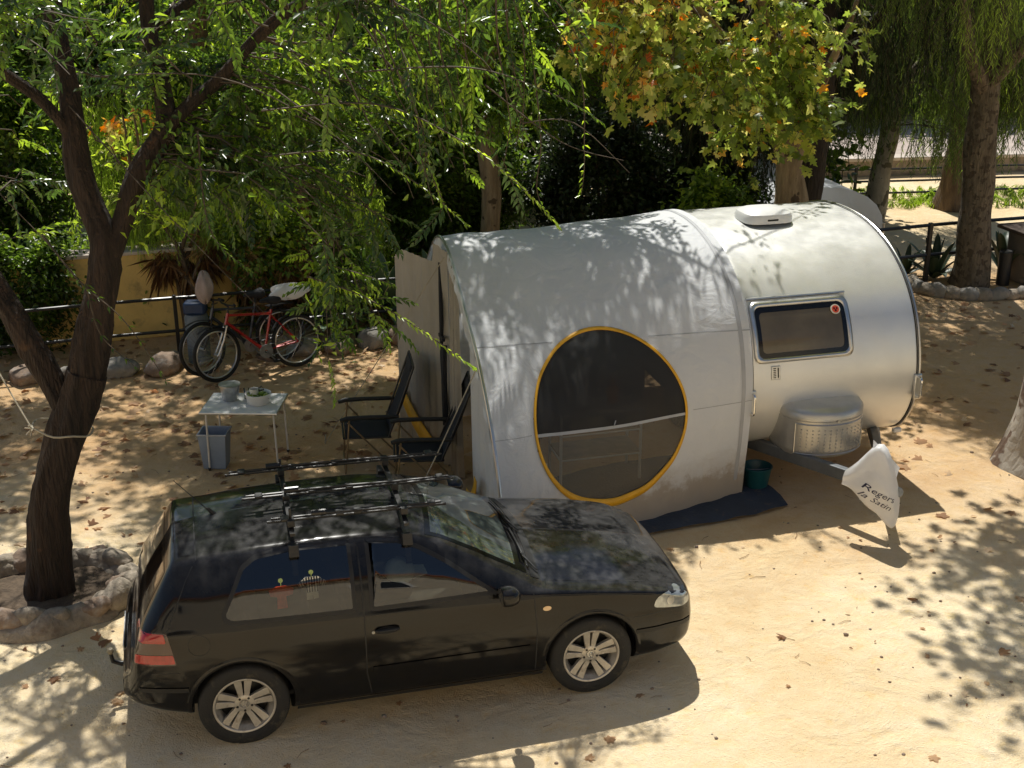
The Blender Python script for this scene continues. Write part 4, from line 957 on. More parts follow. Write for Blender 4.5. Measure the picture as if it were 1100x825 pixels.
# rings from the neck on the drawbar (left) to the loose bottom (right-low)
spine=[((.70,-1.02,.54),.065,.055,0),((.76,-1.10,.57),.11,.075,.02),((.83,-1.19,.60),.22,.11,.08),((.90,-1.27,.60),.27,.135,.10),((.97,-1.34,.54),.25,.13,.06),((1.03,-1.39,.45),.215,.13,.0),((1.07,-1.42,.37),.185,.12,0),((1.10,-1.43,.30),.13,.09,0),((1.115,-1.435,.265),.05,.04,0)]
for (c,a,b_,lift) in spine:
    c=(c[0]-.11-.25*max(0,c[0]-.80),c[1],c[2]); b_*=.85
    row=[]
    for j in range(28):
        t=2*PI*j/28; e=.80
        u=np.sign(math.cos(t))*abs(math.cos(t))**e*b_*(1+.20*math.sin(5*t+c[0]*22)); v=np.sign(math.sin(t))*abs(math.sin(t))**e*a*(1+.07*math.sin(7*t+c[2]*22))+ (lift if math.sin(t)>.75 else 0)
        row.append((c[0]+u*.62+.10*v,c[1]+u*.55-.02*v,c[2]+v+.18*u))
    K.append(row)
bag.grid(K,closed=True); bag.f.append([len(bag.v)-28+i for i in range(28)]); bag.m.append(0); bag.s.append(True)
bg=bag.build('plastic_bag',M_bag,sub=1); bg.location=CVL; bg.rotation_euler=(0,0,CVR)
tag(bg,'white plastic bag with dark lettering tied over the hitch of the silver caravan','plastic bag')
# loose upper flap and handle end
m_=MB(); G=[]
A,B,C,D_=[np.array(p) for p in((.76,-1.18,.96),(1.02,-1.26,.68),(.72,-1.22,.64),(.92,-1.33,.48))]
for i in range(9):
    row=[]
    for j in range(9):
        u,v=i/8,j/8; p=(A*(1-u)+B*u)*(1-v)+(C*(1-u)+D_*u)*v; p=p+np.array([0,-.05*math.sin(PI*u)*math.sin(PI*v)-.02*math.sin(4*u+3*v),.0]); row.append(tuple(p))
    G.append(row)
m_.grid(G); m_.build('flap',M_bag,bg)
m_=MB(); m_.tube(crom([(.74,-1.10,.50),(.72,-1.13,.44),(.69,-1.16,.36)],4),.006,6); m_.build('tie',M_bag,bg)
M_ink=simple('dark ink print',(.03,.03,.07),.6)
m_=MB()
def bag_txt(t,size,pos,rz,rx=PI/2,roll=0.):
    M=Matrix.Translation(pos)@Matrix.Rotation(rz,4,'Z')@Matrix.Rotation(rx,4,'X')@Matrix.Rotation(roll,4,'Z'); text_mesh(m_,t,size,M,align='LEFT')
# print follows the bag: shrinkwrapped letters
me_b=bg.data; 
def bag_print(lines):
    bpy.context.view_layer.update(); dg=bpy.context.evaluated_depsgraph_get(); ev=bg.evaluated_get(dg)
    out=MB()
    for t,size,x,z,roll in lines:
        tmp=MB(); text_mesh(tmp,t,size,Matrix.Identity(4),ext=0,align='LEFT')
        bmm=bmesh.new(); vs=[bmm.verts.new(v) for v in tmp.v]
        for f in tmp.f:
            try: bmm.faces.new([vs[i] for i in f])
            except ValueError: pass
        bmesh.ops.triangulate(bmm,faces=bmm.faces); 
        bmm.verts.index_update(); V=[]
        for v in bmm.verts:
            a,b=v.co.x,v.co.y; X_=x+a*math.cos(roll)-b*math.sin(roll); Z_=z+a*math.sin(roll)+b*math.cos(roll)
            ok,loc,nor,_=ev.ray_cast(Vector((X_,-2.4,Z_)),Vector((0,1,0)))
            V.append(tuple((loc+nor*.004) if ok else (X_,-1.2,Z_)))
        out.add(V,[[v.index for v in f.verts] for f in bmm.faces],0,False); bmm.free()
    return out
bag_print([('Regers',.080,.650,.56,-.42),('la Satin',.074,.640,.475,-.42)]).build('lettering',M_ink,bg,recalc=False)
m_=MB(); M=Matrix.Translation((.90,-1.335,.60))@Matrix.Rotation(.35,4,'Z')@Matrix.Rotation(PI/2,4,'X')@Matrix.Rotation(-.6,4,'Z'); text_mesh(m_,'Les',.06,M,align='LEFT'); text_mesh(m_,'bol',.055,M@Matrix.Translation((0,-.055,0)),align='LEFT'); m_.build('lettering',M_ink,bg)
# bucket under the nose
m_=MB(); m_.lathe([(0,.0),(.105,0),(.11,.01),(.145,.22),(.155,.235),(.150,.24),(.138,.225),(.10,.02),(0,.02)],32,0)
bk=m_.build('bucket',simple('teal plastic',(.010,.075,.09),.4,var=.1),loc=cv(.24,.06,.0)); tag(bk,'round teal plastic bucket under the nose of the silver caravan','bucket')
m_=MB(); m_.tube([(.15*math.cos(a),.15*math.sin(a)*.35-.0,.22-.05*math.sin(a)) for a in np.linspace(0,PI,12)],.004,6); m_.build('handle',M_steel,bk)
# ------------------------------------------------------------------ awning
def fabric_mat(name,c1,c2,tl=.18):
    m,nt,b=new_mat(name); L=nt.links; tc=N(nt,'ShaderNodeTexCoord')
    n=N(nt,'ShaderNodeTexNoise',Scale=1.1,Detail=7.,Roughness=.65); L.new(tc.outputs['Object'],n.inputs['Vector'])
    r0=ramp(nt,[(.3,c1),(.7,c2)]); L.new(n.outputs['Fac'],r0.inputs['Fac'])
    sx=N(nt,'ShaderNodeSeparateXYZ'); L.new(tc.outputs['Object'],sx.inputs[0]); nd=N(nt,'ShaderNodeTexNoise',Scale=5.,Detail=8.,Roughness=.7); L.new(tc.outputs['Object'],nd.inputs['Vector'])
    sb=N(nt,'ShaderNodeMath',operation='MULTIPLY_ADD'); L.new(nd.outputs['Fac'],sb.inputs[0]); sb.inputs[1].default_value=-.55; L.new(sx.outputs['Z'],sb.inputs[2])
    rd=ramp(nt,[(0,(.75,.75,.75)),(.10,(.25,.25,.25)),(.3,(0,0,0))]); L.new(sb.outputs[0],rd.inputs['Fac'])
    r=N(nt,'ShaderNodeMixRGB'); L.new(rd.outputs['Color'],r.inputs['Fac']); L.new(r0.outputs['Color'],r.inputs['Color1']); r.inputs['Color2'].default_value=(.38,.29,.19,1)
    L.new(r.outputs['Color'],b.inputs['Base Color']); b.inputs['Roughness'].default_value=.62
    n2=N(nt,'ShaderNodeTexNoise',Scale=3.2,Detail=5.,Roughness=.55,Distortion=1.4); L.new(tc.outputs['Object'],n2.inputs['Vector'])
    w_=N(nt,'ShaderNodeTexNoise',Scale=400.,Detail=1.); L.new(tc.outputs['Object'],w_.inputs['Vector'])
    bp=N(nt,'ShaderNodeBump',Strength=.55,Distance=.04); L.new(n2.outputs['Fac'],bp.inputs['Height'])
    b2=N(nt,'ShaderNodeBump',Strength=.15,Distance=.002); L.new(w_.outputs['Fac'],b2.inputs['Height']); L.new(bp.outputs['Normal'],b2.inputs['Normal']); L.new(b2.outputs['Normal'],b.inputs['Normal'])
    t=N(nt,'ShaderNodeBsdfTranslucent'); L.new(r.outputs['Color'],t.inputs['Color']); mx=N(nt,'ShaderNodeMixShader',Fac=tl); L.new(b.outputs[0],mx.inputs[1]); L.new(t.outputs[0],mx.inputs[2]); L.new(mx.outputs[0],nt.nodes['Material Output'].inputs['Surface'])
    return m
M_tent=fabric_mat('pale grey awning canvas',(.78,.80,.83),(.87,.885,.90),.26); M_tent2=fabric_mat('shaded beige awning canvas',(.40,.37,.31),(.50,.46,.40),.14)  # second canvas is beige, darkened for the shade on the end curtains
M_yel=simple('yellow piping',(.80,.42,.02),.5,var=.12,bump=.1,bscale=30)
def net_mat():
    m,nt,b=new_mat('dark window mesh'); b.inputs['Base Color'].default_value=(.010,.009,.008,1); b.inputs['Roughness'].default_value=.6
    t=N(nt,'ShaderNodeBsdfTransparent'); mx=N(nt,'ShaderNodeMixShader',Fac=.10); nt.links.new(b.outputs[0],mx.inputs[1]); nt.links.new(t.outputs[0],mx.inputs[2]); nt.links.new(mx.outputs[0],nt.nodes['Material Output'].inputs['Surface']); return m
def film_mat():
    m,nt,b=new_mat('milky window film'); b.inputs['Base Color'].default_value=(.16,.15,.13,1); b.inputs['Roughness'].default_value=.25
    tc=N(nt,'ShaderNodeTexCoord'); n=N(nt,'ShaderNodeTexNoise',Scale=2.5,Detail=4.); nt.links.new(tc.outputs['Object'],n.inputs['Vector']); bp=N(nt,'ShaderNodeBump',Strength=.5,Distance=.03); nt.links.new(n.outputs['Fac'],bp.inputs['Height']); nt.links.new(bp.outputs['Normal'],b.inputs['Normal'])
    t=N(nt,'ShaderNodeBsdfTransparent'); t.inputs['Color'].default_value=(.95,.92,.86,1); mx=N(nt,'ShaderNodeMixShader',Fac=.55); nt.links.new(b.outputs[0],mx.inputs[1]); nt.links.new(t.outputs[0],mx.inputs[2]); nt.links.new(mx.outputs[0],nt.nodes['Material Output'].inputs['Surface']); return m
M_net=net_mat(); M_film=film_mat()
aw=empty('awning',CVL,CVR,'pale grey tunnel awning with a big round yellow-edged window beside the caravan','awning')
# profiles (y = -forward, z); right one hugs the caravan, left one is the free arch
AR=[(-.06,0),(-.085,.30),(-.13,.62),(-.160,.95),(-.160,1.22),(-.10,1.50),(.0,1.75),(.165,1.975),(.395,2.17),(.70,2.335),(1.09,2.445),(1.5,2.485),(1.95,2.46),(2.35,2.33),(2.62,1.95),(2.72,1.2),(2.75,0)]
AL=[(-.80,0),(-.755,.30),(-.67,.62),(-.52,.93),(-.32,1.20),(-.02,1.50),(.28,1.72),(.62,1.92),(.95,2.12),(1.25,2.29),(1.6,2.38),(1.9,2.35),(2.2,2.18),(2.45,1.95),(2.62,1.6),(2.72,1.0),(2.75,0)]
CR_=crom(AR,6); CL_=crom(AL,6); NSg=len(CR_); XL,XR=-2.60,.03; NX=66
def aw_pt(i,u):   # i along the profile, u 0..1 from left to right
    p=CL_[i]*(1-u)+CR_[i]*u; x=XL+(XR-XL)*u; f=i/NSg
    sag=.012*math.sin(PI*u)*(1 if f>.25 else f/.25)
    wr=.009*math.sin(13*u+9*f)*math.sin(PI*u)+.010*math.sin(31*u-14*f+2)*math.exp(-((u-.12)/.13)**2)+.009*math.sin(44*u+23*f)*math.exp(-(f/.12)**2)+.007*math.sin(70*u-9*f)*math.exp(-((f-.30)/.05)**2)*math.exp(-((u-.2)/.25)**2)
    cy=1.2; d=np.array([p[0]-cy,p[1]-.9]); d/=np.linalg.norm(d)+1e-9
    return (x,p[0]+d[0]*(sag+wr),max(p[1]+d[1]*(sag+wr),0.) if i not in(0,NSg-1) else 0.)
GA=[[aw_pt(i,j/NX) for j in range(NX+1)] for i in range(NSg)]
GAn=np.array(GA); FR=12*6   # rows on the front half
def aw_front(x,z):
    u=(x-XL)/(XR-XL); j=int(np.clip(u*NX,0,NX-1)); f=u*NX-j; y=0
    for k,wt in((j,1-f),(j+1,f)): y+=wt*float(np.interp(z,GAn[:FR,k,2],GAn[:FR,k,1]))
    return y
WC=(-1.44,1.03); WR=.765
m_=MB(); V=[p for r in GA for p in r]; F=[]
for i in range(NSg-1):
    for j in range(NX):
        q4=(i*(NX+1)+j,(i+1)*(NX+1)+j,(i+1)*(NX+1)+j+1,i*(NX+1)+j+1)
        if i<FR-8 and all(math.hypot(V[k][0]-WC[0],(V[k][2]-WC[1])*1.0)<WR+.012 for k in q4): continue
        F.append(q4)
m_.add(V,F,0,True); m_.build('canopy',M_tent,aw,sharp=0)
# left free edge: hem and arch pole
hem=[tuple(GAn[i,0]) for i in range(NSg)]
m_=MB(); m_.tube([(p[0]-.005,p[1],p[2]) for p in hem],.016,8); m_.build('arch_pole',M_alu,aw)
m_=MB(); G=[]
for i in range(NSg):
    p=GAn[i,0]; cy=np.array([1.2,.9]); d=cy-p[1:]; d/=np.linalg.norm(d); wd=.13+.03*math.sin(i*.5); G.append([tuple(p),(p[0]-.03-.015*math.sin(i*1.1),p[1]+d[0]*wd*.5,p[2]+d[1]*wd*.5 if p[2]>.1 else p[2]),(p[0]-.02,p[1]+d[0]*wd,p[2]+d[1]*wd if p[2]>.1 else p[2])])
m_.grid(G); m_.build('edge_flap',M_tent,aw)
# seams
M_seam=simple('awning seam tape',(.42,.43,.45),.6,var=.1)
for i,w0 in((35,.006),(20,.003)):
    m_=MB(); V=[]
    for j in range(NX+1):
        a=GAn[i,j]; b_=GAn[i+1,j]; t=(b_-a)/np.linalg.norm(b_-a); n=np.array([0,-t[2],t[1]]); V+= [tuple(a+n*.003-t*w0),tuple(a+n*.003+t*w0)]
    F=[]
    for j in range(NX):
        x=V[2*j][0]; z=V[2*j][2]
        if math.hypot(x-WC[0],z-WC[1])<WR+.05: continue
        F.append((2*j,2*j+1,2*j+3,2*j+2))
    runs=[];
    for f in F:
        if runs and runs[-1][-1][3]==f[0]: runs[-1].append(f)
        else: runs.append([f])
    for R_ in sorted(runs,key=len)[-2:]:
        k0=min(min(f) for f in R_); k1=max(max(f) for f in R_); m2=MB(); m2.add(V[k0:k1+1],[[a-k0 for a in f] for f in R_],0,True); m2.build('seam',M_seam,aw,sharp=0)
m_=MB(); V=[]
for i in range(4,FR+10):
    for dj in(NX-3,NX-2): 
        a=GAn[i,dj]; b_=GAn[i+1,dj]; t=(b_-a)/np.linalg.norm(b_-a); n=np.array([0,-t[2],t[1]]); V.append(tuple(a+n*.004))
m_.add(V,[(2*i,2*i+1,2*i+3,2*i+2) for i in range(FR+5)],0,True); m_.build('zip_flap',M_seam,aw,sharp=0)
# window
def circ(r,n=72,ph=0.): return [(WC[0]+r*math.cos(a),WC[1]+r*math.sin(a)) for a in np.linspace(0,2*PI,n,endpoint=False)]
m_=MB(); V=[];n=96
for k,(d) in enumerate((0,1)):
    for a in np.linspace(0,2*PI,n,endpoint=False):
        th=.018+.055*max(0,-math.sin(a))**2.2; r=WR+(.006 if d==0 else 0)-(0 if d==0 else th); x,z=WC[0]+r*math.cos(a),WC[1]+r*math.sin(a); V.append((x,aw_front(x,z)-.012,z))
m_.add(V,[(i,(i+1)%n,n+(i+1)%n,n+i) for i in range(n)],0,True); wn=m_.build('window',M_yel,aw,recalc=False,solid=.008)
def half(mbx,up_,off):
    V=[];F=[];K=14;J=40
    for k in range(K+1):
        for j in range(J+1):
            t=-1+2*j/J; x=WC[0]+t*WR*.998; zr_=math.sqrt(max(0,(WR*.998)**2-(x-WC[0])**2)); zmid=WC[1]-.02+.04*t*0
            z=zmid+(1 if up_ else -1)*zr_*k/K; V.append((x,aw_front(x,z)-off,z))
    F=[(k*(J+1)+j,(k+1)*(J+1)+j,(k+1)*(J+1)+j+1,k*(J+1)+j+1) for k in range(K) for j in range(J)]; mbx.add(V,F,0,True)
m_=MB(); half(m_,True,.002); m_.build('mesh_panel',M_net,wn,sharp=0)
m_=MB(); half(m_,False,.002); m_.build('film_pane',M_film,wn,sharp=0)
m_=MB(); V=[]
for t in np.linspace(-.985,.985,40):
    x=WC[0]+t*WR; z=WC[1]-.02-.01*math.cos(t*2)
    for d in(-.012,.014): V.append((x,aw_front(x,z+d)-.008,z+d))
m_.add(V,[(2*i,2*i+1,2*i+3,2*i+2) for i in range(39)],0,True); m_.tube([(WC[0],aw_front(WC[0],WC[1])-.02,WC[1]-.02),(WC[0]+.015,aw_front(WC[0],WC[1])-.02,WC[1]+.035)],.006,6); m_.build('window_zip',M_seam,wn,sharp=0)
# end wall at the free side: rear curtain, dark doorway, front curtain with a yellow hem
def curtain(name,y0,y1,mat,folds,amp,x0=-2.64,top=None,zlo=0.,lean=0.,seed=0,x1=None):
    m=MB(); G=[]; K=46
    for i in range(K+1):
        y=y0+(y1-y0)*i/K
        Zt=(float(np.interp(y,CL_[:FR+6,0],CL_[:FR+6,1])) if y<1.6 else float(np.interp(-y,-CL_[FR:,0][::-1],CL_[FR:,1][::-1]) if 0 else np.interp(y,CL_[FR:,0],CL_[FR:,1])))-.015
        if top is not None: Zt=min(Zt,top)
        row=[]
        for k in range(19):
            v=k/18; z=zlo+(Zt-zlo)*v; x=x0+((x1-x0)*i/K if x1 is not None else 0)+amp*math.sin(folds*i/K*2*PI+seed+.8*v)*(.35+.65*(1-v))+.4*amp*math.sin(2.7*folds*i/K*2*PI+1)+lean*(1-v)*.15; row.append((x,y,z))
        G.append(row)
    m.grid(G); return m.build(name,mat,aw,sharp=0)
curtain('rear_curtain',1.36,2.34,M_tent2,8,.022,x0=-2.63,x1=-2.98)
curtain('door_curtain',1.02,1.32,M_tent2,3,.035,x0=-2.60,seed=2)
curtain('front_curtain',-.70,.42,M_tent,2.2,.02,x0=-2.62,seed=1)
m_=MB(); m_.tube(crom([(-2.66,1.50,2.18),(-2.68,1.42,1.7),(-2.67,1.46,1.1),(-2.66,1.36,.6)],6),.022,6); m_.tube(crom([(-2.67,1.36,1.35),(-2.69,1.30,1.0),(-2.68,1.33,.5)],5),.03,6); m_.box((-2.68,1.42,1.42),(.03,.20,.035)); m_.build('door_strap',M_fabric_dk,aw)
# round yellow piping of the rolled door window, seen low on the curtains
def arc_piece(y0,z0,R0,a0,a1,x,wd,name='yellow_hem'):
    m=MB(); V=[]
    for a in np.linspace(a0,a1,16):
        for r in(R0-wd,R0): V.append((x,y0+r*math.cos(a),z0+r*math.sin(a)))
    m.add(V,[(2*i,2*i+1,2*i+3,2*i+2) for i in range(15)],0,True); m.build(name,M_yel,aw,solid=.006,recalc=False)
m_=MB(); V=[]
for t in np.linspace(0,1,14):
    yy=2.25-.70*t; zz=.62-.52*t**.8-.04*math.sin(t*PI)
    for dz in(-.11,.11): V.append((-2.63-.35*(yy-1.36)/.98-.045,yy,max(zz+dz,.01)))
m_.add(V,[(2*i,2*i+1,2*i+3,2*i+2) for i in range(13)],0,True); m_.build('yellow_hem',M_yel,aw,solid=.006,recalc=False)
arc_piece(.30,.55,.42,PI+.15,1.5*PI+.1,-2.69,.10)
# mesh skirt on the caravan side and dark groundsheet
m_=MB(); G=[]
for t in np.linspace(0,1,8): G.append([(.055+.03*math.sin(5*t),-.04+.9*t,z) for z in np.linspace(.0,.62,6)])
m_.grid(G); m_.build('draught_skirt',M_fabric_dk,aw)
m_=MB(); G=[]; 
for i in range(41):
    u=i/40; x=-2.75+3.10*u; row=[]
    y1=-1.02+ (.60*u)-.05*math.sin(u*9)
    for j in range(9):
        v=j/8; y=y1+(1.6)*v; row.append((x+.02*math.sin(j),y,.012+.010*abs(math.sin(x*7+y*5))*(1 if u<.8 else 2.2)+ .0))
    G.append(row)
m_.grid(G)
gsh=m_.build('groundsheet',simple('dark blue groundsheet',(.035,.048,.075),.75,var=.3,scale=3,bump=.3,bscale=40,dirt=((.20,.15,.09),7,.58)),loc=CVL,rot=(0,0,CVR)); tag(gsh,'dark blue groundsheet spread under and in front of the awning','groundsheet')
# guy line from the awning edge
m_=MB(); a=Vector(cv(-2.66,-.02,1.55)); b_=Vector((-1.05,10.9,.02)); m_.tube([a,a*.5+b_*.5+Vector((0,0,-.02)),b_],.006,6); m_.tube([b_+Vector((0,0,.12)),b_+Vector((0,0,-.03))],.008,6)
tag(m_.build('guy_line',M_rope),'thin pale guy line running from the awning edge down behind the car','guy line')
m_=MB(); a=Vector(cv(-2.66,1.30,2.28)); b_=Vector((-2.05,12.95,.02)); m_.tube([a,b_],.005,6); m_.tube([b_+Vector((.01,0,.10)),b_+Vector((0,0,-.03))],.008,6)
tag(m_.build('guy_line',M_rope),'thin guy line pegged to the sand between the white table and the chairs','guy line')
# ---- things inside, seen through the window
M_wood=simple('pale wood laminate',(.42,.34,.24),.5,var=.2,scale=9)
t_=empty('camp_cupboard',cv(-1.25,.75,0),CVR,'low camping cupboard behind the round awning window','cupboard')
m_=MB()
for x in(-.42,.42):
    for y in(-.20,.20): m_.tube([(x,y,0),(x,y,.78)],.016,8)
for z in(.30,.56,.78):
    for y in(-.20,.20): m_.tube([(-.42,y,z),(.42,y,z)],.014,8)
    for x in(-.42,.42): m_.tube([(x,-.2,z),(x,.2,z)],.014,8)
m_.build('frame',M_white_pl,t_)
for z in(.32,.58,.80):
    m_=MB(); m_.box((0,0,z),(.84,.42,.02)); m_.build('shelf',M_wood,t_,bevel=.004)
def small(name,label,cat,mb,mat,loc): return tag(mb.build(name,mat,loc=loc),label,cat)
small('jar','white plastic jar standing on the cupboard behind the round window','jar',MB().lathe([(0,0),(.06,0),(.065,.02),(.065,.15),(.05,.17),(.05,.2),(0,.2)],24),M_white_pl,cv(-1.42,.72,.81))
small('bottle','orange bottle standing on the cupboard behind the round window','bottle',MB().lathe([(0,0),(.05,0),(.055,.02),(.055,.16),(.03,.20),(.022,.25),(0,.25)],24),simple('orange plastic',(.75,.32,.04),.4),cv(-1.08,.72,.81))
small('storage_box','pale storage box on the middle shelf behind the round window','box',MB().box((0,0,.07),(.34,.26,.14)),simple('cream plastic',(.5,.46,.36),.5),cv(-1.35,.75,.59))
small('mug','steel mug at the right end of the cupboard behind the window','mug',MB().lathe([(0,0),(.04,0),(.045,.09),(.041,.09),(.036,.01),(0,.01)],20),M_chrome,cv(-.92,.70,.81))
# dark box added so the doorway reads as unlit inside
cb_=empty('canvas_shade_box',cv(-2.05,.95,0),CVR,'dark canvas wardrobe standing just inside the awning doorway','shade box')
m_=MB(); m_.box((0,0,.72),(.45,.42,1.40)); m_.build('cover',M_fabric_dk,cb_,bevel=.03); m_=MB()
for z in(.35,.7,1.05): m_.box((-.228,0,z),(.012,.36,.02))
m_.build('strap',M_black_plastic,cb_)
# ------------------------------------------------------------------ table and what stands on it
tb=empty('folding_table',(-3.214,12.253,0),-.041,'small white folding camp table on the sand near the bicycles','table')
TW,TD,TH=.80,.58,.66
m_=MB(); m_.box((TW/2,TD/2,TH-.012),(TW,TD,.024)); top=m_.build('tabletop',simple('white laminate top',(.72,.72,.71),.25,var=.05),tb,bevel=.006)
m_=MB(); m_.tube([(0,0,TH-.012),(TW,0,TH-.012),(TW,TD,TH-.012),(0,TD,TH-.012)],.012,8,closed=True); m_.build('edge_trim',M_alu,top)
for x,y in((.06,.03),(TW-.04,.03),(.06,TD-.05),(TW-.04,TD-.05)):
    m_=MB(); m_.tube([(x,y,TH-.02),(x+(.012 if x>.4 else -.012),y,.02)],.011,8); lg=m_.build('leg',simple('white leg enamel',(.62,.60,.56),.4),tb); m_=MB(); m_.tube([(x+(.012 if x>.4 else -.012),y,.03),(x+(.013 if x>.4 else -.013),y,0)],.015,8); m_.build('foot',M_trim,lg)
def on_table(x,y,z=TH): 
    c_,s_=math.cos(-.041),math.sin(-.041); return (-3.214+c_*x-s_*y,12.253+s_*x+c_*y,z+.001)
small('steel_pot','tall brushed steel pot on the left of the white table','pot',MB().lathe([(0,0),(.075,0),(.08,.01),(.108,.165),(.116,.17),(.116,.176),(.10,.175),(.0,.178)],36),simple('brushed steel',(.48,.48,.48),.32,.9,var=.2,scale=20),on_table(.235,.38))
bw=MB().lathe([(0,0),(.11,0),(.118,.01),(.130,.10),(.136,.108),(.130,.112),(.120,.10),(.108,.02),(0,.02)],36).build('mixing_bowl',M_white_pl,loc=on_table(.55,.30)); tag(bw,'cream plastic bowl holding greens on the right of the white table','bowl')
m_=MB(); q=np.random.RandomState(5)
lv=Leaves(); k=60; th=q.uniform(0,6.28,k); rr=.10*np.sqrt(q.rand(k)); lv.stamp((leaf_ovate(.06,.035)[0],leaf_ovate(.06,.035)[1],np.zeros(6),np.zeros(4,int)),rotm(q.uniform(0,6.28,k),q.uniform(-.3,.7,k),q.normal(size=k)),np.stack([rr*np.cos(th),rr*np.sin(th),.065+.03*q.rand(k)],-1),q.uniform(.6,1.1,k),q.uniform(.3,.8,k))
sl_=lv.build('salad',[M_leaf_bush]); sl_.location=on_table(.55,.30); tag(sl_,'loose green salad leaves lying in the cream bowl','salad')
ut=MB().tube([(-.10,.02,.10),(.06,.03,.135)],.010,6).tube([(-.05,-.04,.12),(.03,.06,.16)],.007,6).build('tongs',M_black_plastic,loc=on_table(.55,.30)); tag(ut,'dark kitchen tongs lying across the cream bowl','tongs')
cp_=MB().lathe([(0,0),(.045,0),(.045,.075),(.048,.08),(.042,.08),(.040,.012),(0,.01)],24).build('cup',M_white_pl,loc=on_table(.51,.30,TH+.075)); tag(cp_,'small white cup resting inside the cream bowl','cup')
small('drinking_glass','clear drinking glass between the steel pot and the bowl','glass',MB().lathe([(0,0),(.028,0),(.033,.11),(.030,.11),(.026,.008),(0,.008)],24),M_glass_clear,on_table(.40,.42))
# bin
bn_=empty('waste_bin',(-3.115,12.40,0),-.04,'open blue-grey plastic bin on the sand below the white table','bin')
m_=MB(); rws=[]
for s_,z in((.105,0),(.115,.01),(.145,.38),(.155,.385),(.155,.40),(.140,.40),(.135,.38),(.105,.02)):
    R4=[(s_*1.0*a,s_*.82*b_,z) for a,b_ in((-1,-1),(-.0,-1.0),(1,-1),(1,0),(1,1),(0,1),(-1,1),(-1,0))]; rws.append(R4)
m_.grid(rws,closed=True,smooth=False); m_.f.append([len(m_.v)-8+i for i in range(8)]); m_.m.append(1); m_.s.append(False)
m_.build('tub',[simple('blue grey plastic',(.24,.30,.40),.5,var=.1),simple('blue liner',(.03,.09,.28),.5)],bn_)
m_=MB(); m_.tube([(-.15,-.125,.395),(.15,-.125,.395),(.15,.125,.395),(-.15,.125,.395)],.009,6,closed=True); m_.build('rim',simple('light grey plastic',(.45,.48,.52),.45),bn_)
# ------------------------------------------------------------------ folding chairs (local -x is the sitter's front)
def chair(name,loc,rz,label,recl=.42):
    c=empty(name,loc,rz,label,'camping chair','black folding camping chairs by the awning')
    W2=.29
    m=MB(); G=[]
    for i in range(9):
        x=-.25+.50*i/8; G.append([(x,y,.43+.02*(i/8-.5)**2*-1-.030*math.cos(y/W2*PI/2)+ (-.02*i/8)) for y in np.linspace(-W2+.03,W2-.03,9)])
    m.grid(G); m.build('seat',M_fabric_dk,c,solid=.012)
    m=MB(); G=[]
    for i in range(15):
        t=i/14; x=.22+math.sin(recl)*.80*t+.02*math.sin(PI*t); z=.42+math.cos(recl)*.80*t; G.append([(x+.03*math.cos(y/W2*PI/2),y,z) for y in np.linspace(-W2+.03,W2-.03,9)])
    m.grid(G); m.build('backrest',M_fabric_dk,c,solid=.012)
    m=MB()
    for s_ in(-1,1):
        y=s_*(W2-.01); m.tube([(-.27,y,.43),(.22,y,.41),(.22+math.sin(recl)*.84,y,.42+math.cos(recl)*.84)],.012,8)
    m.tube([(-.27,-W2+.01,.43),(-.27,W2-.01,.43)],.012,8); m.tube([(.22+math.sin(recl)*.84,-W2+.01,.42+math.cos(recl)*.84),(.22+math.sin(recl)*.84,W2-.01,.42+math.cos(recl)*.84)],.012,8)
    m.build('frame',M_black_metal,c)
    M_leg=M_legc
    for s_ in(-1,1):
        y=s_*W2
        m=MB(); m.tube([(-.20,y,.64),(-.27,y,0.015)],.010,8); m.build('leg',M_leg,c)
        m=MB(); m.tube([(-.22,y+s_*.012,.62),(.30,y+s_*.012,.015)],.010,8); m.build('leg',M_leg,c)
        m=MB(); G=[]
        m.tube([(-.30,y,.645),(-.22,y,.665),(.0,y,.665),(.28,y,.655),(.34,y,.65)],[.022,.027,.024,.024,.018],10); m.build('armrest',M_black_plastic,c)
    m=MB(); m.tube([(-.27,-W2,.03),(-.27,W2,.03)],.009,8); m.build('stretcher',M_leg,c); m=MB(); m.tube([(.30,-W2-.01,.03),(.30,W2+.01,.03)],.009,8); m.build('stretcher',M_leg,c)
    m=MB(); m.box((.22+math.sin(recl)*.80,0,.42+math.cos(recl)*.80),(.04,.40,.10),ry=recl); m.build('head_pad',M_fabric_dk,c,bevel=.02)
    c.scale=(.94,.94,.94); return c
M_legc=simple('bronze chair tube',(.30,.22,.13),.35,.7)
chair('camping_chair',(-1.52,12.45,0),.16,'black reclining camp chair facing the white table, left of the pair',.36)
chair('camping_chair',(-.93,11.85,0),.10,'black camp chair nearer the car, its back against the awning',.40)
# ------------------------------------------------------------------ fences, wall, far ground
FA,FB=np.array([-5.,15.7]),np.array([6.43,19.25]); FT=(FB-FA)/np.linalg.norm(FB-FA)
def fence_xy(x): return (x, FA[1]+(x-FA[0])*FT[1]/FT[0])
def fence(name,label,xs_,rails,top,mat=M_black_metal,f=fence_xy,r=.022,post=.03):
    e=empty(name,(*f(xs_[0]),0),0,label,'fence'); o=np.array(f(xs_[0]))
    for x in xs_:
        p=np.array(f(x))-o; m=MB(); m.box((p[0],p[1],top/2),(post*1.6,post*1.6,top),rz=math.atan2(FT[1],FT[0])); m.build('post',mat,e,bevel=.004)
    for z in rails:
        m=MB(); P=[]
        xx=np.linspace(xs_[0]-.5,xs_[-1]+.4,int((xs_[-1]-xs_[0])*2)+2)
        for x in xx: p=np.array(f(x))-o; P.append((p[0],p[1],z+.006*math.sin(x*2.1)))
        m.tube(P,r,8); m.build('rail',mat,e)
    return e
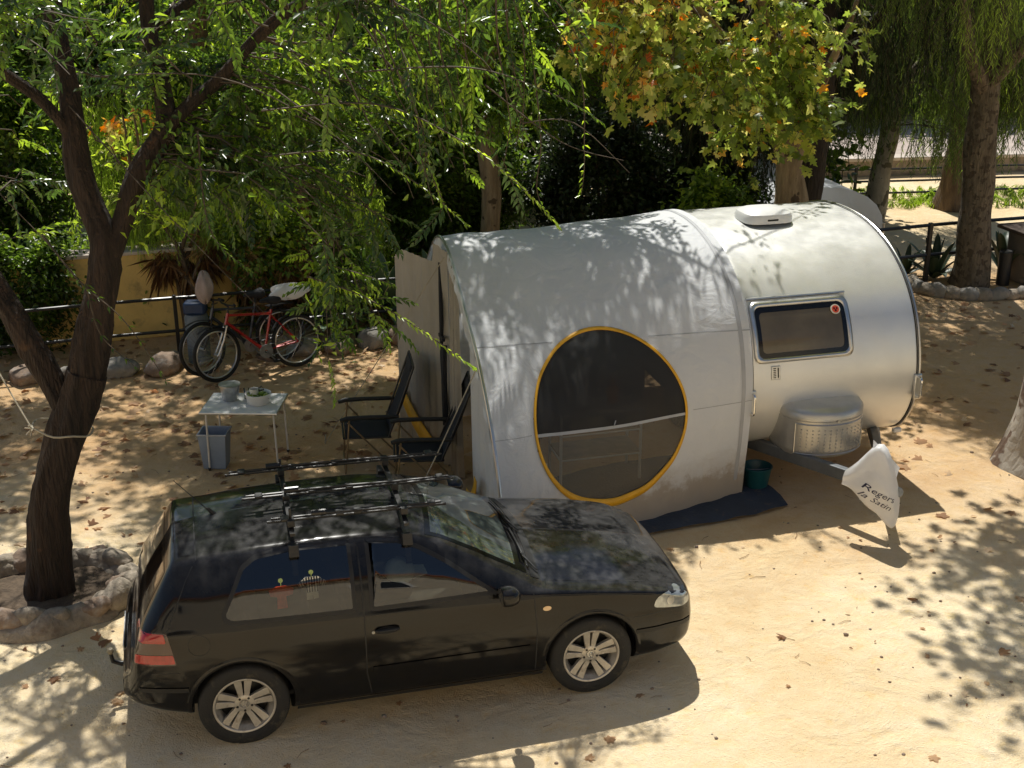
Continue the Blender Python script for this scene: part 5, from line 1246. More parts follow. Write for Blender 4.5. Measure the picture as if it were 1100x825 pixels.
fence('rail_fence','black two-rail metal fence behind the bicycles and the awning',[-11.2,-8.9,-6.6,-4.35,-2.1,.2,2.4],[.38,.82],.86)
fence('rail_fence','black two-rail metal fence by the mottled tree right of the caravan',[4.9,6.43,8.3,10.2,12.1],[.46,.93],.97,r=.028,post=.038)
f2=lambda x:(x,25.45+(x-6.67)*.12)
fence('rail_fence','far thin three-rail fence along the sunlit path beyond the trees',[2.0,4.4,6.9,9.4,11.9,14.4],[.12,.36,.60],.66,f=f2,r=.022,post=.032)
# low retaining wall and street behind it
M_wall=simple('rendered wall',(.34,.27,.20),.9,var=.2,scale=3,bump=.5,bscale=20,dirt=((.16,.12,.09),4,.5)); M_cap=simple('pale stone coping',(.55,.47,.40),.85,var=.15,bump=.4)
lw=empty('low_wall',(1,27.2,0),.12,'low brown rendered wall with pale coping beyond the far fence','wall')
m_=MB(); m_.box((10,0,.02),(26,.30,.64)); m_.build('wall',M_wall,lw); m_=MB(); m_.box((10,-.02,.38),(26.1,.42,.07)); m_.build('coping',M_cap,lw,bevel=.01)
m_=MB(); m_.grid([[(x,y,.012+.0) for y in(28.3,29.5,33.5,35)] for x in(-10,5,15,30,60)]); tag(m_.build('road',simple('sunlit pinkish paving',(.46,.38,.33),.9,var=.15,scale=2,bump=.3),recalc=False),kind='structure')  # pinkish is the paving's own colour
# yellow garden wall at the left
M_yw=simple('ochre painted wall',(.76,.53,.18),.85,var=.12,scale=2.,bump=.4,bscale=25,dirt=((.26,.18,.08),2.4,.56))
yw=empty('garden_wall',(-6.35,16.25,0),math.atan2(FT[1],FT[0]),'low ochre yellow garden wall behind the fence at the left','wall')
m_=MB(); m_.box((1.25,.2,.60),(2.9,.28,1.2)); m_.build('wall',M_yw,yw,bevel=.02); m_=MB(); m_.box((1.25,.2,1.215),(3.0,.36,.05)); m_.build('coping',M_cap,yw,bevel=.01)
# white marquee roof behind the caravan
mq=empty('marquee',(4.85,21.6,0),.2,'white canvas marquee with a curved roof behind the caravan','marquee')
M_mq=fabric_mat('white marquee canvas',(.80,.84,.88),(.88,.91,.93),.5)
m_=MB(); G=[]
for i in range(13):
    t=i/12; a=PI*t; G.append([( -1.15*math.cos(a)*1.0, y, .45+.80*math.sin(a)**.8) for y in np.linspace(-1.0,3.0,7)])
m_.grid(G); m_.build('roof',M_mq,mq); m_=MB()
for x in(-1.15,1.15):
    for y in(-1,3): m_.tube([(x,y,0),(x,y,.6)],.025,8)
m_.build('frame',M_alu,mq); m_=MB(); m_.grid([[(-1.15*math.cos(PI*i/12),-1.0,z*(.45+.80*math.sin(PI*i/12)**.8)) for z in(0,.5,1)] for i in range(13)]); m_.build('end_wall',M_mq,mq)
# pillar with slab and post at the far right
pl=empty('stone_planter',(7.98,19.15,0),.25,'square grey block planter with an overhanging slab beside the mottled tree','planter')
m_=MB(); m_.box((.32,.2,.40),(.80,.6,.80)); m_.build('block',simple('grey render',(.20,.17,.14),.9,var=.2,bump=.4),pl,bevel=.02); m_=MB(); m_.box((.28,.18,.83),(1.05,.8,.06)); m_.build('slab',simple('dark slab',(.08,.055,.04),.85,var=.3,bump=.4),pl,bevel=.01)
m_=MB(); m_.tube([(0,0,0),(0,0,.52),(0,0,.54)],[.10,.10,.085],16); tag(m_.build('rubber_bollard',M_black_plastic,loc=(7.62,19.2,0)),'short thick black post between the mottled tree and the block planter','bollard')
# the house the view looks out from: unseen, added for reflections and warm fill
hs=empty('house',(0,-1.6,0),0,'unseen two-storey cream rendered house on the near side of the pitch','house')
M_hw=simple('cream render',(.56,.50,.40),.9,var=.1,scale=2,bump=.3,dirt=((.40,.32,.22),1.2,.58))
M_hg=simple('dark window glass',(.03,.035,.04),.08,var=.1)
m_=MB(); m_.box((0,-3.0,3.9),(30,6.0,7.8)); m_.build('wall',M_hw,hs)
m_=MB(); m_.box((0,-2.9,7.9),(30.8,6.8,.22)); m_.build('roof',simple('terracotta',(.34,.13,.07),.85,var=.2,bump=.4),hs)
for x in(-11,-7,-3,3,7,11):
    for z in(1.4,5.3):
        m_=MB(); m_.box((x,.02,z),(1.5,.08,1.7)); f_=m_.build('window',M_white_pl,hs,bevel=.01); m_=MB(); m_.box((x,.045,z),(1.3,.05,1.5)); m_.build('pane',M_hg,f_)
# ------------------------------------------------------------------ stones
def stones(name,label_f,pts,mats,group,seed=0,sc=1.):
    q=np.random.RandomState(seed)
    for i,(x,y,r) in enumerate(pts):
        m=MB(); a=q.uniform(.75,1.25); rock_mesh(m,(0,0,r*.34),(r*1.45*a,r*.95,r*.66*(1.5-.5*a)),seed*50+i,det=3,ang=q.uniform(0,3)); o=m.build(name,mats[i%len(mats)],sharp=0,loc=(x,y,gz(x,y)-.01))
        tag(o,label_f[i] if isinstance(label_f,list) else label_f,'stone',group)
M_rock=[M_stone,M_stone2]
row=[(-6.55,14.95,.20),(-6.05,15.05,.23),(-5.55,15.22,.16)]
stones('stone',['brown stone at the left end of the fence row','big rounded grey stone left of the dark tree trunk','small stone between the big grey stone and the dark trunk'],row,M_rock,'stones along the left fence',1)
row=[(-5.05,15.25,.25),(-4.42,15.42,.24),(-3.98,15.62,.12),(-3.2,15.9,.17),(-2.75,16.1,.2),(-2.3,16.25,.22),(-1.85,16.4,.25),(-1.42,16.55,.27),(-.95,16.7,.2)]
stones('stone',['long dark stone at the foot of the ochre wall','pale broad stone right of the long dark stone','small reddish stone beside the front bicycle wheel','grey stone behind the red bicycle pedals','rounded stone behind the bicycle back wheel','stone below the first agave clump','large grey stone below the striped agave','largest grey stone left of the awning curtain','stone half hidden behind the awning curtain'],row,M_rock,'stones along the left fence',2)
# ring round the near tree: one mortared kerb with set stones
kr=empty('tree_surround',(-3.95,9.67,0),0,'rough mortared stone ring around the foot of the near tree','tree surround')
m_=MB(); G=[]
M_mort=simple('pale mortar',(.31,.26,.20),.9,var=.35,scale=7,bump=1.,bscale=22,dirt=((.20,.15,.11),8,.5))
for i in range(61):
    a=2*PI*i/60; R0=.62+.05*math.sin(3*a)+.03*math.sin(7*a); row=[]
    for k in range(9):
        t=k/8; b=PI*t; r=R0-.15*math.cos(b)*(1+.15*math.sin(9*a)); z=.145*math.sin(b)*(1+.28*math.sin(5*a+1)+.2*math.sin(13*a))-.01+.012*math.sin(17*a+5*t); row.append((r*math.cos(a)*1.02,r*math.sin(a)*.92,z))
    G.append(row)
m_.grid(G); m_.build('mortar_ring',M_mort,kr,sharp=0)
q=np.random.RandomState(11)
for i in range(17):
    a=2*PI*i/17+q.uniform(-.1,.1); r=.62+q.uniform(-.05,.06); s_=q.uniform(.085,.17); m=MB(); rock_mesh(m,(0,0,0),(s_*1.25,s_*.85,s_*q.uniform(.8,1.25)),200+i,det=3,ang=a+PI/2); m.build('set_stone',M_mort if i%3 else M_stone2,kr,loc=(r*math.cos(a),r*math.sin(a)*.92,.09),sharp=0)
m_=MB(); G=[[(r*math.cos(a),r*math.sin(a)*.92,.055+.01*math.sin(7*a)*r) for r in(.02,.2,.4,.58)] for a in np.linspace(0,2*PI,24,endpoint=False)]; G.append(G[0]); m_.grid(G); m_.build('soil',simple('dark leafy soil',(.10,.07,.045),.95,var=.4,scale=12,bump=.8,bscale=40),kr)
kr2=empty('tree_surround',(7.1,19.0,0),0,'low stone edging around the foot of the mottled tree','tree surround')
for i in range(16):
    a=PI+PI*1.15*i/15-.2; m=MB(); s_=q.uniform(.13,.20); rock_mesh(m,(0,0,0),(s_*1.3,s_*.9,s_*.8),300+i,det=2,ang=a+PI/2); m.build('set_stone',M_mort if i%2 else M_stone,kr2,loc=(.95*math.cos(a),.62*math.sin(a),.07),sharp=0)
# ------------------------------------------------------------------ bicycles
M_spoke=simple('bright spoke',(.6,.6,.6),.25,1.); M_rub=simple('bicycle tyre',(.015,.015,.015),.7)
def bicycle(label,loc,rz,paint,lean,seed=0,bare=False):
    b=empty('bicycle',loc,rz,label,'bicycle'); b.rotation_euler=Euler((lean,0,rz))
    R=.345; WB=1.06
    def wl(x,nm,turn=0.):
        w_=empty('wheel',(x,0,R)); w_.parent=b; w_.rotation_euler=(0,0,turn)
        m=MB(); m.tube([((R-.024)*math.cos(a),0,(R-.024)*math.sin(a)) for a in np.linspace(0,2*PI,48,endpoint=False)],.024,8,closed=True); m.build('tyre',M_rub,w_)
        m=MB(); m.tube([((R-.055)*math.cos(a),0,(R-.055)*math.sin(a)) for a in np.linspace(0,2*PI,48,endpoint=False)],.011,8,closed=True); m.tube([(0,-.05,0),(0,.05,0)],.016,8); m.build('rim',M_alu,w_)
        m=MB()
        for i in range(28):
            a=2*PI*i/28; m.tube([(.02*math.cos(a+1.2),.03*(-1)**i,.02*math.sin(a+1.2)),((R-.06)*math.cos(a),0,(R-.06)*math.sin(a))],.0014,3,cap=False)
        sp_=m.build('spokes',M_spoke,w_); sp_['kind']='stuff'
    wl(0,'front',.25); wl(WB,'rear')
    BBp=(.62,0,.29); ST=(.76,0,.80); HT=(.20,0,.84); HB=(.155,0,.70)
    m=MB(); m.tube([HT,HB],.021,10); m.tube([(.165,0,.73),BBp],.021,10); m.tube([(.195,0,.815),(.745,0,.75)],.018,10); m.tube([BBp,ST],.017,10)
    for s_ in(-1,1): m.tube([(.74,0,.74),(WB,s_*.06,R)],.009,6); m.tube([BBp,(WB,s_*.06,R)],.010,6)
    m.build('frame',paint,b)
    m=MB()
    for s_ in(-1,1): m.tube([(.15,s_*.045,.69),(.09,s_*.055,.52),(0,s_*.055,R)],.012,8)
    m.tube([(.15,-.05,.69),(.15,.05,.69)],.016,8); m.build('fork',M_alu if not bare else M_black_metal,b)
    m=MB(); m.tube([HT,(.215,0,.92),(.17,0,.96)],.013,8); m.tube([(.20,-.29,.975),(.17,-.10,.96),(.17,.10,.96),(.20,.29,.975)],.012,8); hb=m.build('handlebar',M_black_metal,b)
    for s_ in(-1,1): m=MB(); m.tube([(.20,s_*.29,.975),(.225,s_*.19,.968)],.018,8); m.tube([(.15,s_*.20,.95),(.10,s_*.24,.93)],.006,6); m.build('grip',M_rub,hb)
    m=MB(); m.tube([ST,(.775,0,.90)],.013,8); m.tube(crom([(.62,0,.92),(.70,0,.925),(.80,0,.92),(.90,0,.93)],4),[.018,.022,.026,.03,.035,.04,.045,.055,.065,.07,.07,.06,.03][:13],10); sd=m.build('saddle',M_fabric_dk,b)
    m=MB(); m.lathe([(.02,-.06),(.085,-.062),(.09,-.058),(.085,-.054),(.02,-.056)],28,0,Matrix.Translation(BBp),axis='Y'); m.tube([(BBp[0],-.07,BBp[2]),(BBp[0]+.10,-.08,BBp[2]-.13)],.010,6); m.tube([(BBp[0],.07,BBp[2]),(BBp[0]-.10,.08,BBp[2]+.13)],.010,6); cr_=m.build('crankset',M_steel,b)
    for s_,dx,dz in((-1,.10,-.13),(1,-.10,.13)): m=MB(); m.box((BBp[0]+dx,s_*.12,BBp[2]+dz),(.09,.07,.02)); m.build('pedal',M_black_plastic,cr_,bevel=.005)
    m=MB(); m.tube([(BBp[0],-.058,BBp[2]+.085),(WB,-.058,R+.03)],.004,4); m.tube([(BBp[0],-.058,BBp[2]-.085),(WB,-.058,R-.03)],.004,4); m.build('chain',M_steel,b)
    for x0,a0,a1 in((0,.2,2.2),(WB,.4,2.7)):
        m=MB(); G=[[(x0+(R+.02)*math.cos(a),y,R+(R+.02)*math.sin(a)) for y in(-.028,-.014,.014,.028)] for a in np.linspace(a0,a1,16)]; m.grid(G); m.build('mudguard',M_black_plastic,b,solid=.003)
    m=MB(); z=.74; m.box((WB+.02,0,z),(.34,.13,.012)); 
    for s_ in(-1,1): m.tube([(WB+.02,s_*.06,z),(WB,s_*.065,R)],.005,5)
    m.build('luggage_rack',M_black_metal,b)
    return b
M_redp=simple('red bicycle paint',(.42,.02,.018),.25,.1,coat=.8); M_dkp=simple('dark bicycle paint',(.03,.035,.05),.3,coat=.5)
bang=math.atan2(15.57-14.99,-2.69+3.63)
bicycle('red bicycle with a silver fork parked against the black fence',(-3.63,14.99,0),bang,M_redp,-.10)
bicycle('dark bicycle behind the red one, its front wheel showing at the left',(-3.86,15.22,0),bang+.04,M_dkp,-.10,bare=True)
# covers and bags on the bicycles
def cloth_blob(name,label,cat,loc,r,mat,seed,rz=0.):
    m=MB(); q=np.random.RandomState(seed); G=[]
    ph=q.uniform(0,6,6)
    for i in range(15):
        t=PI*i/14; G.append([(r[0]*math.sin(t)*math.cos(a)*(1+.22*math.sin(3*a+ph[0]+2*t)+.10*math.sin(7*a+ph[1])),r[1]*math.sin(t)*math.sin(a)*(1+.18*math.sin(4*a+ph[2])),r[2]*math.cos(t)*(1+.12*math.sin(5*a+ph[3]))) for a in np.linspace(0,2*PI,32,endpoint=False)])
    m.grid(G,closed=True); o=m.build(name,mat,sub=1,loc=loc,rot=(0,0,rz)); return tag(o,label,cat)
cloth_blob('saddle_cover','crumpled greyish pink cloth draped over the handlebar of the dark bicycle','cloth',(-3.80,15.30,1.13),(.10,.09,.20),simple('greyish pink cloth',(.34,.28,.26),.85,var=.2,bump=.4,bscale=18),4)
cloth_blob('plastic_bag','crumpled white plastic bag tied on the rear of the red bicycle','plastic bag',(-2.83,15.62,.98),(.24,.12,.10),M_bag,6,.4)
tag(MB().tube([(0,0,0),(0,0,.62),(0,0,.66)],[.14,.15,.13],20).build('drum',simple('blue grey drum',(.15,.18,.20),.5,var=.2),loc=(-4.05,15.75,0)),'pale grey-blue drum standing behind the bicycle front wheels','drum')
tag(MB().box((0,0,.08),(.28,.20,.16)).build('crate',simple('dark blue crate',(.02,.045,.11),.5),loc=(-4.05,15.75,.66),bevel=.03),'dark blue box sitting on top of the grey drum behind the bicycles','box')
# laundry at the left on a rope tied round the near tree
m_=MB(); ctr=(-3.70,9.79)
m_.tube([(ctr[0]+.235*math.cos(a),ctr[1]+.235*math.sin(a),1.50-.05*math.cos(a-.4)+.01*math.sin(5*a)) for a in np.linspace(0,2*PI,28,endpoint=False)],.008,6,closed=True)
a0=Vector((ctr[0]-.20,ctr[1]-.14,1.55)); e0=Vector((-4.85,10.6,2.75)); P=[a0.lerp(e0,t)+Vector((0,0,-.08*math.sin(PI*t))) for t in np.linspace(0,1,12)]; m_.tube(P,.006,6)
for k in range(5): m_.tube([a0,a0+Vector((.03*math.cos(k*1.3)-.02,-.03,.05*math.sin(k*1.3)-.01))],.006,5)
tag(m_.build('clothes_line',M_rope),'pale rope knotted round the near tree and rising to the left','clothes line')
def hang(name,label,p,w_,h,mat,seed):
    m=MB(); G=[]
    for i in range(13):
        u=i/12; G.append([(u*w_-.0*v,.05*math.sin(u*9+seed)+.03*math.sin(v*5+u*4),-h*v*(1-.25*math.sin(u*5+seed))) for v in np.linspace(0,1,10)])
    m.grid(G); tag(m.build(name,mat,loc=p,solid=.004,rot=(0,0,2.3)),label,'laundry')
hang('towel','white cloth hanging from the clothes line left of the near tree',tuple(P[7]),.16,.46,simple('white towelling',(.62,.60,.60),.9,bump=.4,bscale=60),1)
hang('towel','dark purple cloth hanging on the clothes line at the left edge',tuple(P[9]),.25,.36,simple('purple cloth',(.07,.02,.05),.9,bump=.3),2)

# ------------------------------------------------------------------ trees
Q=np.random.RandomState
# 1 near forked tree
nt_=empty('near_tree',(0,0,0),0,'dark forked tree in the left foreground with long drooping leafy branches','tree')
L1=[(-3.97,9.66,-.05,.26),(-3.95,9.67,.12,.215),(-3.92,9.68,.5,.19),(-3.80,9.72,1.05,.172),(-3.64,9.78,1.55,.178),(-3.47,9.86,1.95,.178)]
L2=[(-3.66,9.80,1.6,.115),(-3.82,9.86,2.05,.115),(-4.04,9.9,2.5,.11),(-4.35,9.95,3.0,.10),(-4.9,10.1,3.9,.10),(-5.6,10.6,5.0,.07),(-6.1,11.2,6.2,.03)]
L3=[(-3.50,9.85,1.85,.165),(-3.36,9.92,2.35,.155),(-3.28,9.98,2.8,.14),(-3.28,10.02,3.1,.115),(-3.42,10.15,3.6,.11),(-3.50,10.3,4.2,.095),(-3.6,10.6,5.2,.07),(-3.5,11.0,6.4,.03)]
L4=[(-3.31,9.97,2.72,.10),(-3.13,10.05,3.1,.09),(-2.96,10.15,3.5,.10),(-2.76,10.3,3.85,.095),(-2.80,10.45,4.25,.075),(-2.86,10.6,4.9,.06),(-2.6,10.8,5.9,.03)]
L5=[(-2.80,10.28,3.8,.06),(-2.55,10.35,4.05,.06),(-2.3,10.4,4.25,.055),(-1.7,10.3,4.75,.05),(-.9,10.2,5.1,.035),(-.1,10.2,5.2,.02)]
L6=[(-3.46,10.2,3.8,.05),(-3.7,10.0,4.2,.05),(-4.2,9.5,4.7,.04),(-4.9,8.9,5.1,.02)]
L7=[(-2.86,10.6,4.6,.05),(-2.3,11.2,5.0,.045),(-1.5,12.0,5.4,.035),(-.6,12.6,5.6,.02)]
NL=[[(a,b,c,r*.91) for a,b,c,r in l] for l in (L1,L2,L3,L4,L5,L6,L7)]
trunk(M_bark_near,NL,nt_,56,.05,ridge=.085)
q=Q(21)
lvN=Leaves()
def lowz(x,y): # underside of the crown
    return np.interp(x,[-6,-4.4,-3.6,-3.2,-2.7,-2.2,-1.7,-1.5,-1.2,-.8,-.3,.2,.8],[2.7,3.0,2.95,3.5,3.4,3.25,3.1,2.7,2.7,2.8,2.9,3.1,3.8])
T=vol(q,450,(-2.6,10.7,4.5),(3.3,2.5,1.9),lowz); T=T[(T[:,2]>4.4)|(T[:,1]>9.6)]
# keep the view through the fork open
def keep_fork(T): return T[~((T[:,0]<-2.75)&(T[:,0]>-4.0)&(T[:,2]<4.1)&(T[:,1]<10.9)&(q.rand(len(T))<.75))]
T=keep_fork(T)
def litf(P,t): return np.clip(t+.10*hash_noise(P[:,0],P[:,2],2.)+.03,0,1)
crown(NL[1:],T,q,SPR,6,(.8,1.2),(.40,.22),lvN,.22,.3,tintf=litf)
# low hanging bunch in front of the fence and individual long sprays
q2=Q(5)
T=np.stack([q2.uniform(-1.75,-1.1,26),q2.uniform(10.4,11.4,26),q2.uniform(1.75,2.9,26)],-1)
crown([[(-1.7,10.3,4.75,.05),(-1.6,10.8,3.7,.03),(-1.6,10.9,2.9,.02)]],T,q2,SPR,7,(.7,1.05),(.45,.14),lvN,.1,.2)
T=np.stack([q2.uniform(-3.0,-.3,80),q2.uniform(10.0,11.6,80),q2.uniform(3.1,4.5,80)],-1)
crown([L5,L4],T,q2,SPR,7,(.8,1.1),(.55,.22),lvN,.15,.2)
def long_frond(P,n,tint,s_=.95,ll=.10):
    C=crom(P,10); lvN.twigline(C,.010,.003,.55)
    t=np.linspace(.02,1,n); idx=t*(len(C)-1)
    V,F=leaf_lance(ll,.030,.25,.15)
    for side in(-1,1):
        k=np.minimum(idx.astype(int),len(C)-2); f=(idx-k)[:,None]; P_=C[k]*(1-f)+C[k+1]*f; d=C[k+1]-C[k]
        az=np.arctan2(d[:,1],d[:,0])+side*q2.uniform(.5,1.0,n); el=-q2.uniform(.15,.9,n)
        lvN.stamp((V,F,np.zeros(4),np.zeros(len(F),int)),rotm(az,el,q2.uniform(-.6,.6,n)),P_,q2.uniform(.7,1.1,n)*s_*(1-.35*t),np.clip(tint+q2.normal(size=n)*.09,0,1))
long_frond([(-1.9,9.9,4.05),(-1.0,9.7,4.12),(-.35,9.6,3.85),(.10,9.55,3.50),(.36,9.52,3.22)],52,.92)
long_frond([(-1.9,9.9,3.7),(-1.2,9.8,3.75),(-.7,9.75,3.5),(-.35,9.7,3.2)],38,.75)
long_frond([(-1.75,10.6,2.55),(-1.3,10.4,2.45),(-.85,10.3,2.22),(-.45,10.25,1.93),(-.32,10.25,1.83)],46,.95)
long_frond([(-1.75,10.6,2.7),(-1.35,10.5,2.62),(-1.0,10.5,2.5)],22,.7)
long_frond([(-1.2,10.2,4.3),(-.3,10.0,4.35),(.35,9.9,4.15),(.7,9.9,3.95)],34,.6)
long_frond([(.1,10.9,4.9),(.55,10.8,4.3),(.62,10.8,3.55),(.60,10.8,3.2)],22,.85)
long_frond([(.15,10.9,4.6),(.25,10.8,3.7),(.22,10.8,3.25),(.32,10.8,3.0)],18,.55)
long_frond([(-3.7,9.9,3.1),(-3.35,9.6,2.8),(-3.0,9.5,2.5),(-2.7,9.4,2.05)],14,.55,.9)
long_frond([(-3.3,9.6,2.78),(-3.2,9.5,2.4),(-2.95,9.45,2.15)],7,.3,.9)
long_frond([(-2.4,9.9,3.9),(-2.3,9.6,3.2),(-2.0,9.5,2.9)],26,.5)
# bare twigs
for P in([(-3.5,10.2,4.1),(-2.6,9.6,3.3),(-1.9,9.4,2.6)],[(-3.2,10,4.3),(-2.2,9.9,4.3),(-1.4,9.9,3.9),(-.9,9.9,3.4)],[(-1.0,10.1,4.9),(-.2,10,4.4),(.2,9.9,3.7)],[(-4.4,9.5,4.2),(-3.6,9.4,3.3),(-3.3,9.4,2.9)],[(-.2,10.2,4.2),(.4,10.2,3.75),(.9,10.2,3.6)],[(.1,10.2,3.9),(.5,10.2,3.9),(.95,10.2,3.5)]):
    lvN.twigline(crom(P,6),.008,.002,.5)
lvN.build('crown',[M_leaf_lance,M_twig],nt_)

# 2 slim tree behind the awning
c2=empty('slim_tree',(0,0,0),0,'slim pale brown tree rising behind the awning roof','tree')
CL=[[(-.3,18.4,4.6,.06),(-.2,16.6,5.6,.05),(.6,14.8,5.9,.04),(1.6,14.2,5.9,.02)],[(-.28,18.5,-.05,.17),(-.30,18.5,.8,.15),(-.31,18.5,2.0,.135),(-.36,18.5,2.5,.145),(-.34,18.5,3.2,.12),(-.3,18.4,4.6,.10),(-.5,17.9,6.2,.05)],[(-.34,18.5,3.0,.07),(-.9,18.2,4.2,.06),(-2.0,17.4,5.6,.03)],[(-.32,18.5,3.4,.06),(.3,18.1,4.6,.05),(1.2,17.3,5.8,.03)],[(-.3,18.4,4.6,.06),(-.6,16.5,5.8,.04),(-.9,14.8,6.6,.02)]]
trunk(M_bark_tan,CL,c2,12,.05); q=Q(31)
T=np.concatenate([vol(q,75,(.75,14.1,5.55),(1.7,1.1,.45),4.95),vol(q,14,(2.9,14.9,5.6),(1.3,1.0,.45),4.9),vol(q,300,(-1.0,16.0,5.9),(3.9,2.6,1.5),4.2),vol(q,120,(.2,18.2,3.6),(2.3,1.0,1.0),2.5)])  # first two volumes: unseen foliage added to dapple awning and caravan roofs
lv=crown(CL,T,q,SPR,7,(1.0,1.45),(.48,.2),None,.2,.3,tintf=litf); lv.build('crown',[M_leaf_lance,M_twig],c2)

# 3 plane tree behind the caravan
c3=empty('plane_tree',(0,0,0),0,'plane tree behind the caravan with yellowing five-pointed leaves','tree')
PLm=[[(3.86,17.5,-.05,.33),(3.86,17.5,.8,.28),(3.86,17.5,1.6,.235),(3.83,17.5,2.2,.17),(3.78,17.4,3.0,.15),(3.6,17.2,4.2,.12),(3.4,17,6,.06)],[(3.84,17.5,1.9,.11),(3.55,17.4,2.7,.09),(2.9,16.9,3.7,.07),(2.0,16.2,4.6,.05),(1.2,15.8,5.2,.02)],[(3.8,17.4,2.9,.08),(3.2,16.6,4.2,.06),(2.7,15.5,5.2,.03)],[(3.84,17.5,1.9,.09),(4.05,17.3,3.0,.07),(4.4,16.9,4.4,.03)]]
trunk(M_bark_tan,PLm,c3,14,.07); q=Q(41)
def plow(x,y): return np.interp(x,[.2,1.0,1.5,2.2,2.8,3.3,3.8,4.6],[4.0,3.6,3.2,3.3,2.9,2.5,2.4,3.3])
T=np.concatenate([vol(q,110,(2.3,15.9,4.2),(2.1,1.2,1.15),plow),vol(q,80,(2.2,15.2,4.0),(1.9,.6,.9),plow),vol(q,40,(3.4,16.4,3.0),(.7,.5,.8),2.5)])
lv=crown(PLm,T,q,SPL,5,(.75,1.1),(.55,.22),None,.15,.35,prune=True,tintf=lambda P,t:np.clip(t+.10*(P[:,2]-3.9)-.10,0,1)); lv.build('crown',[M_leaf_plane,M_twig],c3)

# 4 tree in deep shade, the shade put into its leaf colour
c4=empty('shadowed_tree',(0,0,0),0,'tree with hanging strands, coloured near black for its deep shade, behind the plane tree','tree')
DL=[[(4.50,19.2,-.05,.27),(4.48,19.2,1.2,.21),(4.55,19.2,2.4,.19),(4.6,19.3,4.0,.15),(4.4,19.6,6.5,.06)],[(4.55,19.2,2.4,.10),(3.4,19.5,4.0,.08),(1.8,19.9,5.2,.05),(.6,20,5.8,.02)],[(4.6,19.3,3.0,.10),(5.8,19.8,4.4,.07),(7.2,20.2,5.6,.03)]]
trunk(M_bark_dark,DL,c4,14,.06); q=Q(51)
T=np.concatenate([vol(q,330,(2.9,20.3,4.4),(2.6,1.1,2.6),1.6),vol(q,120,(5.4,20.0,5.0),(2.2,1.4,1.9),3.0)])
lv=crown(DL,T,q,STRD,6,(1.1,1.7),(.25,.14),None,.25,.3,True,prune=False)
lv.build('crown',[M_leaf_shaded,M_twig],c4)
# 4b dark hedge-like shrubs filling below it
def shrub(label,c,r,n,mat,protos=BSH,tint=(.4,.2),seed=0,sc=(.9,1.5),name='shrub',per=6,strand=False,lo=.1,st=True,group=None,prune=False):
    q=Q(seed+700); e=empty(name,(c[0],c[1],0),0,label,'shrub' if name=='shrub' else name.replace('_',' '),group)
    k=[ [(0,0,-.05,.05),(q.normal()*.1,q.normal()*.1,c[2]*.6,.035),(q.normal()*.3*r[0],q.normal()*.3*r[1],c[2]+r[2]*.5,.012)] for _ in range(3)]
    if st: trunk(M_bark_brown,k,e,7,.03,'stem')
    T=vol(q,n,(0,0,c[2]),r,lo)
    old=T.copy(); T[:,0]+=c[0];T[:,1]+=c[1]; k2=[[(a[0]+c[0],a[1]+c[1],a[2],a[3]) for a in l] for l in k]
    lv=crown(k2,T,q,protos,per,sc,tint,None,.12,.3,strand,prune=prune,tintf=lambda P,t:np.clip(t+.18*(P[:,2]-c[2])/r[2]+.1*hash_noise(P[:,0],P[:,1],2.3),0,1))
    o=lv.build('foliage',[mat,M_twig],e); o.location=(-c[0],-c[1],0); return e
shrub('dense dark shrub behind the middle of the awning roof',(1.3,19.9,1.3),(1.3,.8,1.4),170,M_leaf_shaded,seed=1)
shrub('dense dark shrub behind the joint of awning and caravan',(3.0,20.3,1.3),(1.3,.8,1.4),170,M_leaf_shaded,seed=2)
shrub('glossy green shrub just left of the plane tree trunk',(3.0,18.4,1.0),(.65,.5,1.0),90,M_leaf_bush,tint=(.35,.2),seed=3)
shrub('dark shrub behind the slim tree trunk',(-.9,20.2,1.6),(1.5,.8,1.6),190,M_leaf_bush,tint=(.2,.15),seed=4)

# 5 pale trunk tree beyond the fence
c5=empty('pale_tree',(0,0,0),0,'tree with a pale smooth trunk in the sunlit clearing beyond the fence','tree')
TL=[[(6.72,23.5,-.05,.24),(6.82,23.5,.9,.19),(6.92,23.5,2.0,.17),(6.88,23.5,2.6,.15),(6.6,23.4,4.2,.10),(6.5,23,6.2,.05)],[(6.9,23.5,2.3,.11),(7.5,23.3,3.2,.08),(8.4,23,4.6,.04)],[(6.9,23.5,2.4,.09),(6.2,23.2,3.4,.07),(5.4,22.8,4.8,.03)]]
trunk(M_bark_pale,TL,c5,14,.05); q=Q(61)
T=np.concatenate([vol(q,170,(7.0,22.3,4.7),(3.0,1.2,1.9),2.7),vol(q,75,(5.7,22.6,2.9),(1.5,.8,1.0),1.9),vol(q,14,(7.8,22.2,2.2),(.35,.3,.7),1.6),vol(q,16,(5.9,22.3,2.3),(.5,.3,.7),1.6)])
lv=crown(TL,T,q,STR,6,(.6,1.1),(.28,.16),None,.25,.3,True,prune=False); lv.build('crown',[M_leaf_willow,M_twig],c5)
